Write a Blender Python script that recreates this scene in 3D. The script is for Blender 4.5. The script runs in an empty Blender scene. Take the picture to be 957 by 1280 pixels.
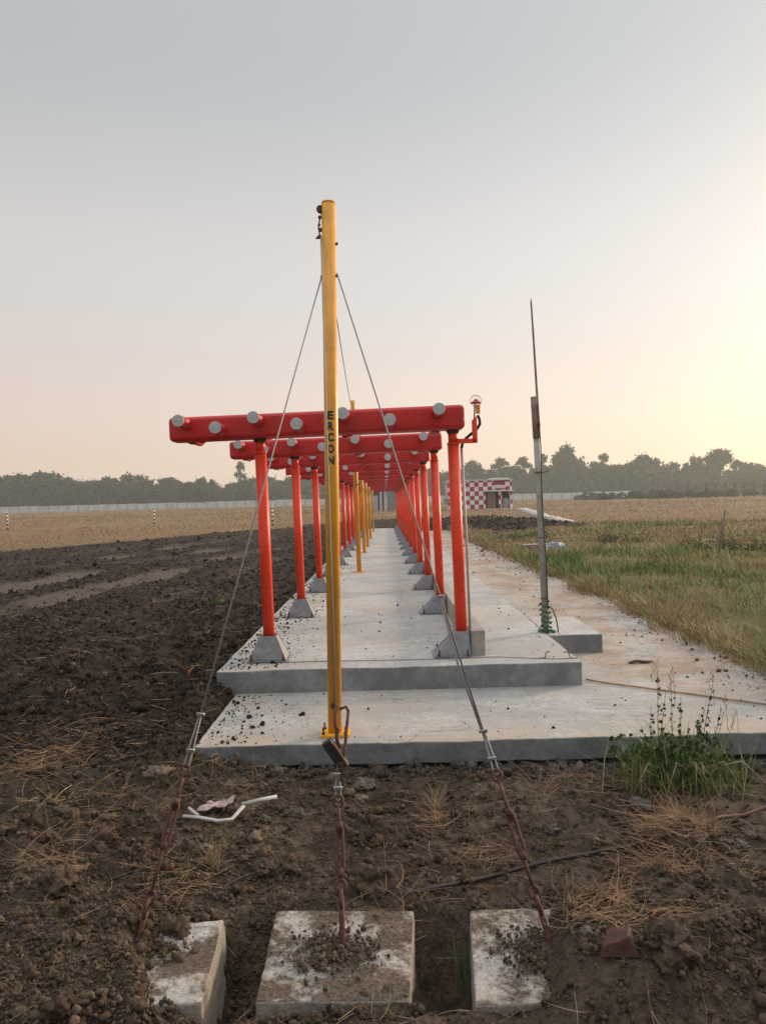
import bpy, bmesh, math, random
import numpy as np
from mathutils import Vector, Matrix, noise as mnoise

random.seed(7)
rng = np.random.default_rng(7)
scene = bpy.context.scene
COL = scene.collection
R = math.radians

# ------------------------------------------------------------------ camera
F = 960.0; CX, CY = 478.5, 640.0
CAM = Vector((0, 0, 1.56))
Yc = Vector(((481 - CX) / F, (CY - 629) / F, -1)).normalized()
Uc = Vector((-math.sin(R(1.5)), math.cos(R(1.5)), 0))
Uc = (Uc - Yc * Uc.dot(Yc)).normalized()
Xc = Yc.cross(Uc)
ROT = Matrix((Xc, Yc, Uc))            # world from camera


def at(px, py, Y=None, Z=None):
    d = ROT @ Vector(((px - CX) / F, (CY - py) / F, -1))
    t = (Y / d.y) if Y is not None else (Z - CAM.z) / d.z
    return CAM + d * t


def proj(p):
    c = ROT.transposed() @ (Vector(p) - CAM)
    return (CX + F * c.x / -c.z, CY - F * c.y / -c.z)


def along(a, b, py):
    """the point of the segment a-b that is seen at height py"""
    lo, hi = 0.0, 1.0
    ya, yb = proj(a)[1], proj(b)[1]
    for _ in range(40):
        m = (lo + hi) / 2
        if (proj(a.lerp(b, m))[1] > py) == (ya > yb): lo = m
        else: hi = m
    return a.lerp(b, lo)


cam = bpy.data.cameras.new('camera')
cam.sensor_fit = 'VERTICAL'; cam.sensor_height = 24; cam.lens = 24 * F / 1280
cam.clip_start = 0.05; cam.clip_end = 3000
camo = bpy.data.objects.new('camera', cam); COL.objects.link(camo)
camo.matrix_world = Matrix.Translation(CAM) @ ROT.to_4x4()
scene.camera = camo

# ------------------------------------------------------------------ noise
def _hash(ix, iy, s):
    h = (ix.astype(np.int64) * 374761393 + iy.astype(np.int64) * 668265263 + s * 1442695041) & 0x7fffffff
    h = ((h ^ (h >> 13)) * 1274126177) & 0x7fffffff
    return ((h ^ (h >> 16)) & 0xffffff) / float(0xffffff)


def vnoise(x, y, s=0):
    ix = np.floor(x); iy = np.floor(y); fx = x - ix; fy = y - iy
    fx = fx * fx * fx * (fx * (fx * 6 - 15) + 10); fy = fy * fy * fy * (fy * (fy * 6 - 15) + 10)
    a = _hash(ix, iy, s); b = _hash(ix + 1, iy, s); c = _hash(ix, iy + 1, s); d = _hash(ix + 1, iy + 1, s)
    return (a * (1 - fx) + b * fx) * (1 - fy) + (c * (1 - fx) + d * fx) * fy


def fbm(x, y, wl, octs=4, s=0, gain=0.5):
    """about -1..1"""
    o = 0; a = 1; tot = 0; f = 1 / wl
    for k in range(octs):
        ca, sa = math.cos(0.7 * k + s), math.sin(0.7 * k + s)
        o = o + a * (vnoise((x * ca - y * sa) * f + 17.3 * k, (x * sa + y * ca) * f - 9.1 * k, s + k) * 2 - 1)
        tot += a; a *= gain; f *= 2.03
    return o / tot


def sstep(a, b, x):
    t = np.clip((x - a) / (b - a), 0, 1)
    return t * t * (3 - 2 * t)


# ------------------------------------------------------------------ terrain height
X_SL0, X_SL1 = -1.64, 1.83            # upper slab
Y_UP, Y_LO, Y_END = 7.29, 5.70, 48.0
X_PATH = 3.9
Z_LO = -0.22


def masks(x, y):
    """tilled (dark ploughed soil), track (flattened pale wheel tracks), grass kinds"""
    w = fbm(x, y, 5, 3, 11)
    yb = np.clip(33 + (x + 16.5) * 1.9, 16, 54) + 3.0 * w
    left = 1 - sstep(-1.55, -1.1, x)
    tilled = left * (1 - sstep(-0.8, 0.8, (y - yb) / (1 + y * 0.03))) * sstep(5.0, 6.0, y + 0.5 * w)
    # dirt heaps behind the end of the slab and right of it
    e = ((x - 3.5) / 8.5) ** 2 + ((y - 55) / 9) ** 2 + 0.35 * w
    tilled = np.maximum(tilled, (1 - sstep(0.75, 1.1, e)) * sstep(45, 49, y + 2 * w))
    e2 = ((x - 7.0) / 4.6) ** 2 + ((y - 45) / 5.0) ** 2 + 0.5 * fbm(x, y, 3, 3, 12)
    tilled = np.maximum(tilled, (1 - sstep(0.6, 1.0, e2)) * sstep(4.2, 5.0, x))
    u = x + 7.0 - (y - 14) * 0.10 + 1.1 * fbm(x, y, 7, 4, 21)
    st = 0.5 + 0.5 * np.sin(u * 2.6 + 1.2 * fbm(x, y, 4, 2, 23))
    band = np.exp(-((u + 1.9) / 4.2) ** 4) * sstep(10, 14, y + w) * (1 - sstep(30, 44, y))
    track = np.clip(tilled * band * sstep(0.30, 0.65, st) * 1.5, 0, 1) * sstep(-0.35, 0.3, fbm(x, y, 2.6, 4, 25))
    ex = X_PATH + 0.22 * fbm(x * 0, y, 1.5, 3, 31) - sstep(24, 36, y) * 1.6
    grass = sstep(ex - 0.35, ex - 0.1, x) * sstep(5.2, 6.2, y) * (1 - tilled)
    far = sstep(48, 52, y)
    grass = np.maximum(grass, (left * sstep(5.0, 6.0, y + .5 * w) + (1 - left) * far) * (1 - tilled))
    return tilled, track, np.clip(grass, 0, 1)


BLOCKS = []   # (centre, pits) filled before use


def height(x, y):
    x = np.asarray(x, float); y = np.asarray(y, float)
    base = np.interp(y, [0, 4, 5.6, 8, 30, 50, 85, 150, 300, 600], [-.46, -.43, -.42, -.14, -.12, .02, .62, .98, 1.5, 1.6])
    base = base + sstep(40, 150, y) * 0.12 * fbm(x, y, 40, 3, 3)
    tilled, track, grass = masks(x, y)
    fore = 1 - sstep(5.2, 6.4, y)
    # right side: slab of path level, grass bank a bit higher
    right = sstep(3.6, 4.3, x)
    z = base + right * (1 - fore) * (1 - sstep(30, 45, y)) * (-0.075 + .075 * sstep(4.0, 5.6, x) + 0.09 * fbm(x, y, 2.2, 3, 41) * sstep(3.9, 5, x) + .04 * fbm(x, y, .5, 3, 42))
    rough = np.clip(1 - track, 0.12, 1)
    lump = np.abs(fbm(x, y, 0.55, 4, 51, .6)) * 0.15 + 0.05 * fbm(x, y, 0.16, 3, 52, .6)
    z = z + tilled * rough * (lump - 0.02) * (0.55 + 0.45 * sstep(5.5, 9, y)) - tilled * track * 0.05
    z = z + tilled * sstep(44, 50, y) * (1 - sstep(60, 75, y)) * (0.22 * fbm(x, y, 3.5, 4, 53, .6) + 0.05)
    hp = np.exp(-(((x - 7) / 3.5) ** 2 + ((y - 45) / 3.0) ** 2))
    z = z + hp * (0.35 + 0.35 * fbm(x, y, 1.6, 4, 54, .6))
    # foreground soil
    f1 = 0.060 * fbm(x, y, 1.1, 3, 61) + 0.030 * fbm(x, y, 0.30, 3, 62, .6) + 0.020 * np.abs(fbm(x, y, 0.16, 3, 65, .6)) + 0.016 * np.abs(fbm(x, y, 0.06, 3, 63, .6))
    z = z + fore * f1
    rb = sstep(-.15, .35, fbm(x, y, .9, 3, 66)) * .75 + .25
    z = z + fore * rb * (.085 * np.abs(fbm(x, y, .30, 3, 67, .55)) + .045 * np.abs(fbm(x, y, .12, 3, 68, .6)) - .028)
    # rubble rising on the left of the foreground
    z = z + fore * (1 - sstep(-1.5, -0.7, x)) * (0.05 + 0.07 * np.abs(fbm(x, y, 0.22, 3, 64, .6)))
    z = z + fore * 0.14 * np.exp(-((x - 1.62) ** 2 + (y - 4.25) ** 2) / 0.035)        # heap under the straw
    z = z + fore * 0.10 * np.exp(-((x - 0.95) ** 2 + (y - 3.1) ** 2) / 0.05)         # lump beside right block
    z = z + fore * 0.06 * np.exp(-((x - 1.3) ** 2 + (y - 3.2) ** 2) / 0.06)
    w3 = .05 * fbm(x, y, .25, 3, 95)
    z = z + fore * .12 * np.exp(-((x + 1.42) / .48) ** 2) * sstep(5.25, 5.6, y) * (.75 + .5 * fbm(x, y, .2, 3, 98))
    win = sstep(2.7, 2.95, y) * (1 - sstep(3.75, 3.95, y))
    z = z + win * .085 * sstep(-.02, .13, x - B3X - .25 * (y - 3.4) + w3)          # soil over the right block
    z = z + win * .07 * (1 - sstep(-.12, .02, x - B1X + .42 * (y - 3.45) + w3)) * sstep(-2.2, -1.7, x)   # and over the left one
    for (px, py, sx, sy, d) in PITS:
        z = z - d * np.exp(-((x - px) / sx) ** 4 - ((y - py) / sy) ** 4)
    # room under the slabs
    z = z + 0.16 * np.exp(-((x + 1.72) / .22) ** 2) * sstep(5.45, 5.9, y) * (1 - sstep(7.2, 8.5, y))
    xb = np.interp(y, [5.6, 7.25, 7.35, 60], [XL_FRONT, -1.47, -1.60, -1.60]) + 0.09 * fbm(x, y, .35, 3, 71, .6) * (y < 7.4) + .03 * fbm(x, y, .4, 3, 72)
    ex = X_PATH + 0.22 * fbm(x * 0, y, 1.5, 3, 31)
    ins = sstep(0, .10, x - xb) * sstep(0, .10, ex - x) * sstep(5.64, 5.74, y) * (1 - sstep(Y_END - .15, Y_END, y))
    z = z * (1 - ins) + (-0.62) * ins
    # strip on the left of the upper slab comes nearly up to its edge
    return z


XL_FRONT = at(243, 938, Z=-.22).x + .02
# anchor blocks: top outline unprojected at their top height
ZB = -0.40
pA2 = at(428, 1182, Z=ZB)
PITS = []
B3X = at(688, 1190, Z=ZB).x; B1X = at(176, 1180, Z=ZB).x
for (px, py, sx, sy, d) in ((302, 1215, .14, .30, .30), (553, 1215, .13, .30, .30), (340, 1268, .25, .10, .06)):
    c = at(px, py, Z=-0.5); PITS.append((c.x, c.y, sx, sy, d))


def hz(x, y):
    return float(height(np.array([x]), np.array([y]))[0])


# ------------------------------------------------------------------ materials
def new_mat(name):
    m = bpy.data.materials.new(name); m.use_nodes = True
    nt = m.node_tree; b = nt.nodes['Principled BSDF']
    return m, nt, b


def N(nt, t, **kw):
    n = nt.nodes.new(t)
    for k, v in kw.items():
        if k.startswith('i_'): n.inputs[k[2:].replace('_', ' ')].default_value = v
        else: setattr(n, k, v)
    return n


def col4(c): return (c[0], c[1], c[2], 1)


def noise_fac(nt, coord, scale, detail=4, rough=.55, lo=.35, hi=.65):
    n = N(nt, 'ShaderNodeTexNoise'); n.inputs['Scale'].default_value = scale
    n.inputs['Detail'].default_value = detail; n.inputs['Roughness'].default_value = rough
    nt.links.new(coord, n.inputs['Vector'])
    r = N(nt, 'ShaderNodeMapRange'); r.inputs['From Min'].default_value = lo; r.inputs['From Max'].default_value = hi
    r.interpolation_type = 'SMOOTHSTEP'
    nt.links.new(n.outputs['Fac'], r.inputs['Value'])
    return r.outputs['Result'], n.outputs['Fac']


def mix(nt, fac, a, b, mul=1.0):
    m = N(nt, 'ShaderNodeMix', data_type='RGBA')
    if isinstance(fac, (int, float)): m.inputs[0].default_value = fac
    else:
        if mul != 1.0:
            q = N(nt, 'ShaderNodeMath', operation='MULTIPLY'); q.inputs[1].default_value = mul
            nt.links.new(fac, q.inputs[0]); fac = q.outputs[0]
        nt.links.new(fac, m.inputs[0])
    for i, v in ((6, a), (7, b)):
        if isinstance(v, (tuple, list)): m.inputs[i].default_value = col4(v)
        else: nt.links.new(v, m.inputs[i])
    return m.outputs[2]


def bump(nt, b, h, strength, dist):
    u = N(nt, 'ShaderNodeBump'); u.inputs['Strength'].default_value = strength; u.inputs['Distance'].default_value = dist
    nt.links.new(h, u.inputs['Height']); nt.links.new(u.outputs['Normal'], b.inputs['Normal'])


def simple(name, c, rough=.5, metal=0, var=.15, scale=6, dirt=None, dirt_amt=.4, dscale=9, bmp=0, bscale=60, coord='Object', spec=.5):
    m, nt, b = new_mat(name)
    tc = N(nt, 'ShaderNodeTexCoord').outputs[coord] if coord != 'World' else N(nt, 'ShaderNodeNewGeometry').outputs['Position']
    f, raw = noise_fac(nt, tc, scale)
    c2 = tuple(max(0, v * (1 - var)) for v in c)
    o = mix(nt, f, c, c2)
    if dirt:
        f2, _ = noise_fac(nt, tc, dscale, 6, .65, .5, .75)
        o = mix(nt, f2, o, dirt, dirt_amt)
    nt.links.new(o, b.inputs['Base Color'])
    b.inputs['Roughness'].default_value = rough; b.inputs['Metallic'].default_value = metal
    b.inputs['Specular IOR Level'].default_value = spec
    if bmp:
        _, r2 = noise_fac(nt, tc, bscale, 4, .6)
        bump(nt, b, r2, bmp, .01)
    return m


def concrete(name, base, sand=(.34, .22, .13), sand_amt=.5, dark_amt=.35, dirtcol=(.05, .038, .03), crumbs=0.5, speck=34, rough=.85, wash=False, side=None):
    m, nt, b = new_mat(name)
    P = N(nt, 'ShaderNodeNewGeometry').outputs['Position']
    f0, _ = noise_fac(nt, P, .7, 6, .65, .38, .60)
    sp = N(nt, 'ShaderNodeSeparateXYZ'); nt.links.new(P, sp.inputs[0])
    o = mix(nt, f0, base, tuple(v * .66 for v in base))
    f00, _ = noise_fac(nt, P, 14, 8, .78, .38, .62)
    o = mix(nt, f00, o, tuple(v * .60 for v in base), .6)
    fg, _ = noise_fac(nt, P, 7, 8, .75, .56, .66)
    o = mix(nt, fg, o, tuple(v * .42 for v in base), .5)
    f1, _ = noise_fac(nt, P, 3.2, 6, .65, .42, .68)
    o = mix(nt, f1, o, tuple(v * .62 for v in base), dark_amt)
    fs, _ = noise_fac(nt, P, .55, 4, .6, .48, .62)
    fs2, _ = noise_fac(nt, P, 5, 5, .6, .3, .6)
    q = N(nt, 'ShaderNodeMath', operation='MULTIPLY'); nt.links.new(fs, q.inputs[0]); nt.links.new(fs2, q.inputs[1])
    o = mix(nt, q.outputs[0], o, sand, sand_amt)
    if wash:   # sand washed along the front edge and mud on the path side
        e1 = N(nt, 'ShaderNodeMapRange'); e1.inputs['From Min'].default_value = 6.25; e1.inputs['From Max'].default_value = 5.75; nt.links.new(sp.outputs['Y'], e1.inputs['Value'])
        e2 = N(nt, 'ShaderNodeMapRange'); e2.inputs['From Min'].default_value = 1.75; e2.inputs['From Max'].default_value = 2.5; nt.links.new(sp.outputs['X'], e2.inputs['Value'])
        e3 = N(nt, 'ShaderNodeMapRange'); e3.inputs['From Min'].default_value = 6.2; e3.inputs['From Max'].default_value = 7.6; nt.links.new(sp.outputs['Y'], e3.inputs['Value'])
        e4 = N(nt, 'ShaderNodeMath', operation='MULTIPLY'); nt.links.new(e2.outputs[0], e4.inputs[0]); nt.links.new(e3.outputs[0], e4.inputs[1])
        e5 = N(nt, 'ShaderNodeMath', operation='MAXIMUM'); nt.links.new(e1.outputs[0], e5.inputs[0]); nt.links.new(e4.outputs[0], e5.inputs[1])
        fw, _ = noise_fac(nt, P, 1.5, 7, .7, .38, .58)
        e6 = N(nt, 'ShaderNodeMath', operation='MULTIPLY'); nt.links.new(e5.outputs[0], e6.inputs[0]); nt.links.new(fw, e6.inputs[1])
        o = mix(nt, e6.outputs[0], o, sand, .85)
        fw2, _ = noise_fac(nt, P, 4.5, 7, .75, .55, .68)
        e7 = N(nt, 'ShaderNodeMath', operation='MULTIPLY'); nt.links.new(e4.outputs[0], e7.inputs[0]); nt.links.new(fw2, e7.inputs[1])
        o = mix(nt, e7.outputs[0], o, (.13, .09, .065), .8)
        fw3, _ = noise_fac(nt, P, .9, 7, .7, .42, .60)
        e8 = N(nt, 'ShaderNodeMath', operation='MULTIPLY'); nt.links.new(e4.outputs[0], e8.inputs[0]); nt.links.new(fw3, e8.inputs[1])
        o = mix(nt, e8.outputs[0], o, (.25, .17, .12), .85)
    # trowel streaks across
    mp = N(nt, 'ShaderNodeMapping'); mp.inputs['Scale'].default_value = (1.2, 14, 14); nt.links.new(P, mp.inputs['Vector'])
    ft, _ = noise_fac(nt, mp.outputs['Vector'], 1.0, 4, .6, .45, .75)
    o = mix(nt, ft, o, tuple(v * .55 for v in base), .50)
    # dark specks of soil
    fk, _ = noise_fac(nt, P, speck, 3, .5, .66, .72)
    fk2, _ = noise_fac(nt, P, 1.3, 3, .5, .40, .65)
    q2 = N(nt, 'ShaderNodeMath', operation='MULTIPLY'); nt.links.new(fk, q2.inputs[0]); nt.links.new(fk2, q2.inputs[1])
    o = mix(nt, q2.outputs[0], o, dirtcol, crumbs)
    fk3, _ = noise_fac(nt, P, speck * 2.6, 3, .5, .64, .70)
    o = mix(nt, fk3, o, dirtcol, crumbs * .7)
    if side:   # formed sides: bare grey, painted darker for their shade; the top has pale dust
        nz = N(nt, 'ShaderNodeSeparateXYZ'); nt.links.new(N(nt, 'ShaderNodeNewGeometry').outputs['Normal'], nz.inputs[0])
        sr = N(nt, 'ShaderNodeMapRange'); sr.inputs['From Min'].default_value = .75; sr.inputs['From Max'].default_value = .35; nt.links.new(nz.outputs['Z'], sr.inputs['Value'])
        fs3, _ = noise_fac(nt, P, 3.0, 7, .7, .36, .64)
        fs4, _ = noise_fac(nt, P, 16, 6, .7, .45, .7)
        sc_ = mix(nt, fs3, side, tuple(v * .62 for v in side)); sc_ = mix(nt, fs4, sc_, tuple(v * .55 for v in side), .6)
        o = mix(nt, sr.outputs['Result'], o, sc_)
    # thin cracks
    vo = N(nt, 'ShaderNodeTexVoronoi', feature='DISTANCE_TO_EDGE'); vo.inputs['Scale'].default_value = .55
    wn = N(nt, 'ShaderNodeTexNoise'); wn.inputs['Scale'].default_value = 2.5; wn.inputs['Detail'].default_value = 5
    nt.links.new(P, wn.inputs['Vector'])
    ad = N(nt, 'ShaderNodeVectorMath', operation='MULTIPLY_ADD'); ad.inputs[1].default_value = (.5, .5, .5)
    nt.links.new(wn.outputs['Color'], ad.inputs[0]); nt.links.new(P, ad.inputs[2]); nt.links.new(ad.outputs[0], vo.inputs['Vector'])
    cr = N(nt, 'ShaderNodeMapRange'); cr.inputs['From Min'].default_value = .002; cr.inputs['From Max'].default_value = .007
    cr.inputs['To Min'].default_value = 1; cr.inputs['To Max'].default_value = 0
    nt.links.new(vo.outputs['Distance'], cr.inputs['Value'])
    o = mix(nt, cr.outputs['Result'], o, tuple(v * .35 for v in base), .45)
    nt.links.new(o, b.inputs['Base Color']); b.inputs['Roughness'].default_value = rough
    b.inputs['Specular IOR Level'].default_value = .25
    _, r2 = noise_fac(nt, P, 45, 6, .65)
    bump(nt, b, r2, .35, .01)
    return m


M = {}
M['red'] = simple('red_gelcoat', (.56, .013, .012), .48, var=.12, scale=2.5, dirt=(.22, .03, .025), dirt_amt=.35, dscale=5, bmp=.04, bscale=25)
M['post'] = simple('orange_red_paint', (.86, .048, .008), .45, var=.14, scale=3, dirt=(.45, .03, .012), dirt_amt=.45, dscale=7, bmp=.05, bscale=30)
M['yellow'] = simple('golden_yellow_paint', (.76, .34, .02), .45, var=.14, scale=4, dirt=(.36, .17, .03), dirt_amt=.5, dscale=8, bmp=.05, bscale=40)
M['galv'] = simple('galvanised_steel', (.23, .23, .245), .55, .3, var=.25, scale=14, dirt=(.20, .16, .13), dirt_amt=.5, dscale=10, bmp=.08)
M['cap'] = simple('grey_plastic_cap', (.50, .53, .55), .5, var=.14, scale=18, dirt=(.3, .29, .27), dirt_amt=.5, dscale=25)
M['black'] = simple('black_rubber', (.012, .011, .012), .6)
M['ink'] = simple('black_lettering_paint', (.016, .013, .010), .55)
M['rust'] = simple('rusty_steel', (.115, .042, .026), .75, .2, var=.5, scale=30, dirt=(.045, .022, .018), dirt_amt=.7, dscale=60, bmp=.4, bscale=150)
M['wire'] = simple('grey_steel_wire', (.27, .25, .24), .55, .5, var=.4, scale=120, bmp=.5, bscale=400)
M['zinc'] = simple('zinc_clip', (.42, .43, .44), .4, .6)
M['wood'] = simple('weathered_wood', (.26, .19, .16), .8, var=.4, scale=12, dirt=(.08, .06, .05), dirt_amt=.5, bmp=.4, bscale=60)
M['greypost'] = simple('grey_green_pipe', (.36, .38, .34), .6, .1, var=.25, scale=6, dirt=(.14, .10, .07), dirt_amt=.6, dscale=5)
M['rope'] = simple('green_rope', (.012, .115, .055), .7, var=.4, scale=50)
M['white'] = simple('white_plastic', (.46, .43, .41), .55, var=.25, scale=14, dirt=(.25, .2, .17), dirt_amt=.6)
M['pink'] = simple('pink_cloth', (.38, .28, .27), .9, var=.3, scale=20, dirt=(.18, .10, .09), dirt_amt=.6)
M['bag'] = simple('blue_white_plastic_bag', (.46, .52, .60), .45, var=.45, scale=7, dirt=(.20, .22, .25), dirt_amt=.6)
M['brick'] = simple('broken_tile', (.095, .036, .022), .8, var=.4, scale=16, dirt=(.05, .03, .025), dirt_amt=.7, bmp=.3)
M['stone'] = simple('grey_brown_stone', (.115, .092, .075), .9, var=.4, scale=14, dirt=(.04, .03, .024), dirt_amt=.8, bmp=.6, bscale=50, coord='World')
M['clod'] = simple('soil_clod', (.105, .074, .051), .95, var=.5, scale=9, dirt=(.17, .122, .085), dirt_amt=.5, dscale=20, bmp=.7, bscale=90, coord='World', spec=.15)
M['straw'] = simple('dry_straw', (.44, .33, .21), .8, var=.5, scale=5, dirt=(.13, .085, .05), dirt_amt=.7, coord='World', spec=.2)
M['strawred'] = simple('reddish_straw', (.42, .26, .155), .8, var=.5, scale=9, coord='World', spec=.2)
M['cable'] = simple('brown_black_cable', (.040, .022, .020), .55, var=.5, scale=6, dirt=(.17, .085, .06), dirt_amt=.7, dscale=3, coord='World')
M['strap'] = simple('dusty_red_strap', (.12, .045, .045), .7, var=.4, scale=14, coord='World')
M['conduit'] = simple('pale_grey_conduit', (.42, .44, .43), .5, var=.12)
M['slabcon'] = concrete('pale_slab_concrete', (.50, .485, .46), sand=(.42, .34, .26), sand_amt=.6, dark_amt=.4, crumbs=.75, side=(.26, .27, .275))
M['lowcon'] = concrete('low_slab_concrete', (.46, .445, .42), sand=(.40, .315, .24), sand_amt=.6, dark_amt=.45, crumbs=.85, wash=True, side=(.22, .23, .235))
M['ledgecon'] = concrete('rough_footing_concrete', (.16, .15, .14), sand=(.10, .075, .055), sand_amt=.9, dark_amt=.6, crumbs=.95, speck=18)
M['blockcon'] = concrete('anchor_block_concrete', (.44, .42, .395), sand=(.36, .26, .17), sand_amt=.6, dark_amt=.25, crumbs=.9, speck=70)
M['kerbcon'] = concrete('kerb_concrete', (.46, .42, .37), sand=(.46, .35, .25), sand_amt=.5, dark_amt=.2, crumbs=.4)
M['farcon'] = simple('grey_wall_concrete', (.55, .58, .60), .9, var=.2, scale=.5, coord='World')
M['shedwall'] = simple('grey_render', (.27, .27, .27), .9, var=.2, scale=1.5, dirt=(.15, .14, .13), dirt_amt=.5, dscale=2)
M['dark'] = simple('painted_interior_shade', (.03, .028, .027), .9)
M['door'] = simple('brown_door', (.26, .19, .13), .8, var=.2)
M['greybox'] = simple('grey_cabinet', (.27, .29, .29), .6)
M['trunk'] = simple('bark', (.07, .055, .042), .95, var=.4, scale=2, coord='World')
M['fencepost'] = simple('rusty_fence_post', (.12, .065, .05), .85)


def leaf_mat(name, c1, c2, scale=.4):
    m, nt, b = new_mat(name)
    P = N(nt, 'ShaderNodeNewGeometry').outputs['Position']
    f, _ = noise_fac(nt, P, scale, 3, .6, .35, .65)
    f2, _ = noise_fac(nt, P, scale * 7, 2, .6, .35, .65)
    o = mix(nt, f, c1, c2); o = mix(nt, f2, o, tuple(v * .55 for v in c1), .6)
    nt.links.new(o, b.inputs['Base Color']); b.inputs['Roughness'].default_value = .7
    b.inputs['Specular IOR Level'].default_value = .2
    return m


M['leaf1'] = leaf_mat('dark_foliage', (.022, .052, .020), (.042, .078, .032))
M['leaf2'] = leaf_mat('mid_foliage', (.032, .062, .025), (.058, .092, .040))
M['leaf3'] = leaf_mat('olive_foliage', (.050, .068, .034), (.085, .098, .050))
M['weed'] = leaf_mat('weed_leaf', (.045, .085, .022), (.080, .115, .035), 9)
M['shrub'] = leaf_mat('shrub_leaf', (.085, .115, .042), (.125, .145, .06), 3)


def blade_mat(name, stops):
    """colour from a per-blade random value and a slow patch noise"""
    m, nt, b = new_mat(name)
    a = N(nt, 'ShaderNodeAttribute', attribute_name='rnd')
    rp = N(nt, 'ShaderNodeValToRGB')
    e = rp.color_ramp.elements
    while len(e) < len(stops): e.new(.5)
    for el, (p, c) in zip(e, stops): el.position = p; el.color = col4(c)
    nt.links.new(a.outputs['Fac'], rp.inputs['Fac']); nt.links.new(rp.outputs['Color'], b.inputs['Base Color'])
    b.inputs['Roughness'].default_value = .65; b.inputs['Specular IOR Level'].default_value = .2
    return m


M['blade'] = blade_mat('field_grass', [(0, (.085, .15, .032)), (.3, (.17, .215, .055)), (.52, (.34, .285, .11)), (.72, (.36, .255, .135)), (1, (.20, .12, .07))])
M['dryblade'] = blade_mat('dry_field_grass', [(0, (.15, .115, .06)), (.35, (.255, .165, .088)), (.7, (.225, .125, .068)), (1, (.32, .215, .125))])

# ground: soil, tracks, dry grass, chosen by masks stored on the mesh
m, nt, b = new_mat('ground_soil'); M['ground'] = m
P = N(nt, 'ShaderNodeNewGeometry').outputs['Position']
fa, _ = noise_fac(nt, P, 1.1, 6, .65, .36, .64)
fb, _ = noise_fac(nt, P, 9, 6, .7, .36, .66)
fc, _ = noise_fac(nt, P, 55, 4, .7, .45, .75)
soil = mix(nt, fa, (.088, .060, .041), (.165, .118, .081))
soil = mix(nt, fb, soil, (.034, .024, .017), .85)
soil = mix(nt, fc, soil, (.22, .165, .118), .6)
fd, _ = noise_fac(nt, P, 24, 8, .75, .54, .64)
soil = mix(nt, fd, soil, (.030, .021, .015), .75)
til = mix(nt, fb, (.030, .0205, .0155), (.060, .043, .032))
til = mix(nt, fc, til, (.10, .078, .063), .5)
trk = mix(nt, fb, (.155, .122, .096), (.085, .066, .053))
f4, _ = noise_fac(nt, P, .07, 4, .6, .4, .6)
f5, _ = noise_fac(nt, P, .9, 5, .65, .35, .65)
mpg = N(nt, 'ShaderNodeMapping'); mpg.inputs['Scale'].default_value = (.05, .35, 1); nt.links.new(P, mpg.inputs['Vector'])
f6, _ = noise_fac(nt, mpg.outputs['Vector'], 1, 4, .6, .4, .65)
gr = mix(nt, f4, (.24, .155, .085), (.185, .105, .060))
gr = mix(nt, f6, gr, (.20, .14, .08), .6)
gr = mix(nt, f5, gr, (.25, .18, .10), .6)
grn = mix(nt, f5, (.115, .115, .045), (.19, .145, .075))
sep = N(nt, 'ShaderNodeSeparateXYZ'); nt.links.new(P, sep.inputs[0])
gy = N(nt, 'ShaderNodeMapRange'); gy.inputs['From Min'].default_value = 22; gy.inputs['From Max'].default_value = 44; nt.links.new(sep.outputs['Y'], gy.inputs['Value'])
gr = mix(nt, gy.outputs['Result'], grn, gr)
o = mix(nt, N(nt, 'ShaderNodeAttribute', attribute_name='tilled').outputs['Fac'], soil, til)
o = mix(nt, N(nt, 'ShaderNodeAttribute', attribute_name='track').outputs['Fac'], o, trk)
o = mix(nt, N(nt, 'ShaderNodeAttribute', attribute_name='grass').outputs['Fac'], o, gr)
nt.links.new(o, b.inputs['Base Color']); b.inputs['Roughness'].default_value = .95; b.inputs['Specular IOR Level'].default_value = .12
_, r1 = noise_fac(nt, P, 28, 8, .72)
bump(nt, b, r1, 1.0, .05)

# chequer for the hut, in the hut's own coordinates
m, nt, b = new_mat('red_white_chequer_paint'); M['chequer'] = m
tc = N(nt, 'ShaderNodeTexCoord').outputs['Object']
mp = N(nt, 'ShaderNodeMapping'); mp.inputs['Location'].default_value = (.02, .013, .017); nt.links.new(tc, mp.inputs['Vector'])
ck = N(nt, 'ShaderNodeTexChecker'); ck.inputs['Scale'].default_value = 1 / .49
ck.inputs['Color1'].default_value = (.36, .018, .055, 1); ck.inputs['Color2'].default_value = (.76, .77, .75, 1)
nt.links.new(mp.outputs['Vector'], ck.inputs['Vector'])
fz, _ = noise_fac(nt, tc, 2.5, 5, .6, .45, .75)
nt.links.new(mix(nt, fz, ck.outputs['Color'], (.3, .2, .2), .35), b.inputs['Base Color']); b.inputs['Roughness'].default_value = .8
M['lintel'] = simple('white_lintel_paint', (.68, .64, .62), .8)
M['redpaint'] = simple('dull_red_paint', (.28, .02, .045), .8)

# striped marker post
m, nt, b = new_mat('black_white_stripes'); M['stripe'] = m
tc = N(nt, 'ShaderNodeTexCoord').outputs['Object']
sx = N(nt, 'ShaderNodeSeparateXYZ'); nt.links.new(tc, sx.inputs[0])
q = N(nt, 'ShaderNodeMath', operation='MULTIPLY'); q.inputs[1].default_value = 1 / .30; nt.links.new(sx.outputs['Z'], q.inputs[0])
q2 = N(nt, 'ShaderNodeMath', operation='FRACT'); nt.links.new(q.outputs[0], q2.inputs[0])
q3 = N(nt, 'ShaderNodeMath', operation='GREATER_THAN'); q3.inputs[1].default_value = .5; nt.links.new(q2.outputs[0], q3.inputs[0])
nt.links.new(mix(nt, q3.outputs[0], (.03, .03, .03), (.7, .68, .62)), b.inputs['Base Color'])

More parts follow.
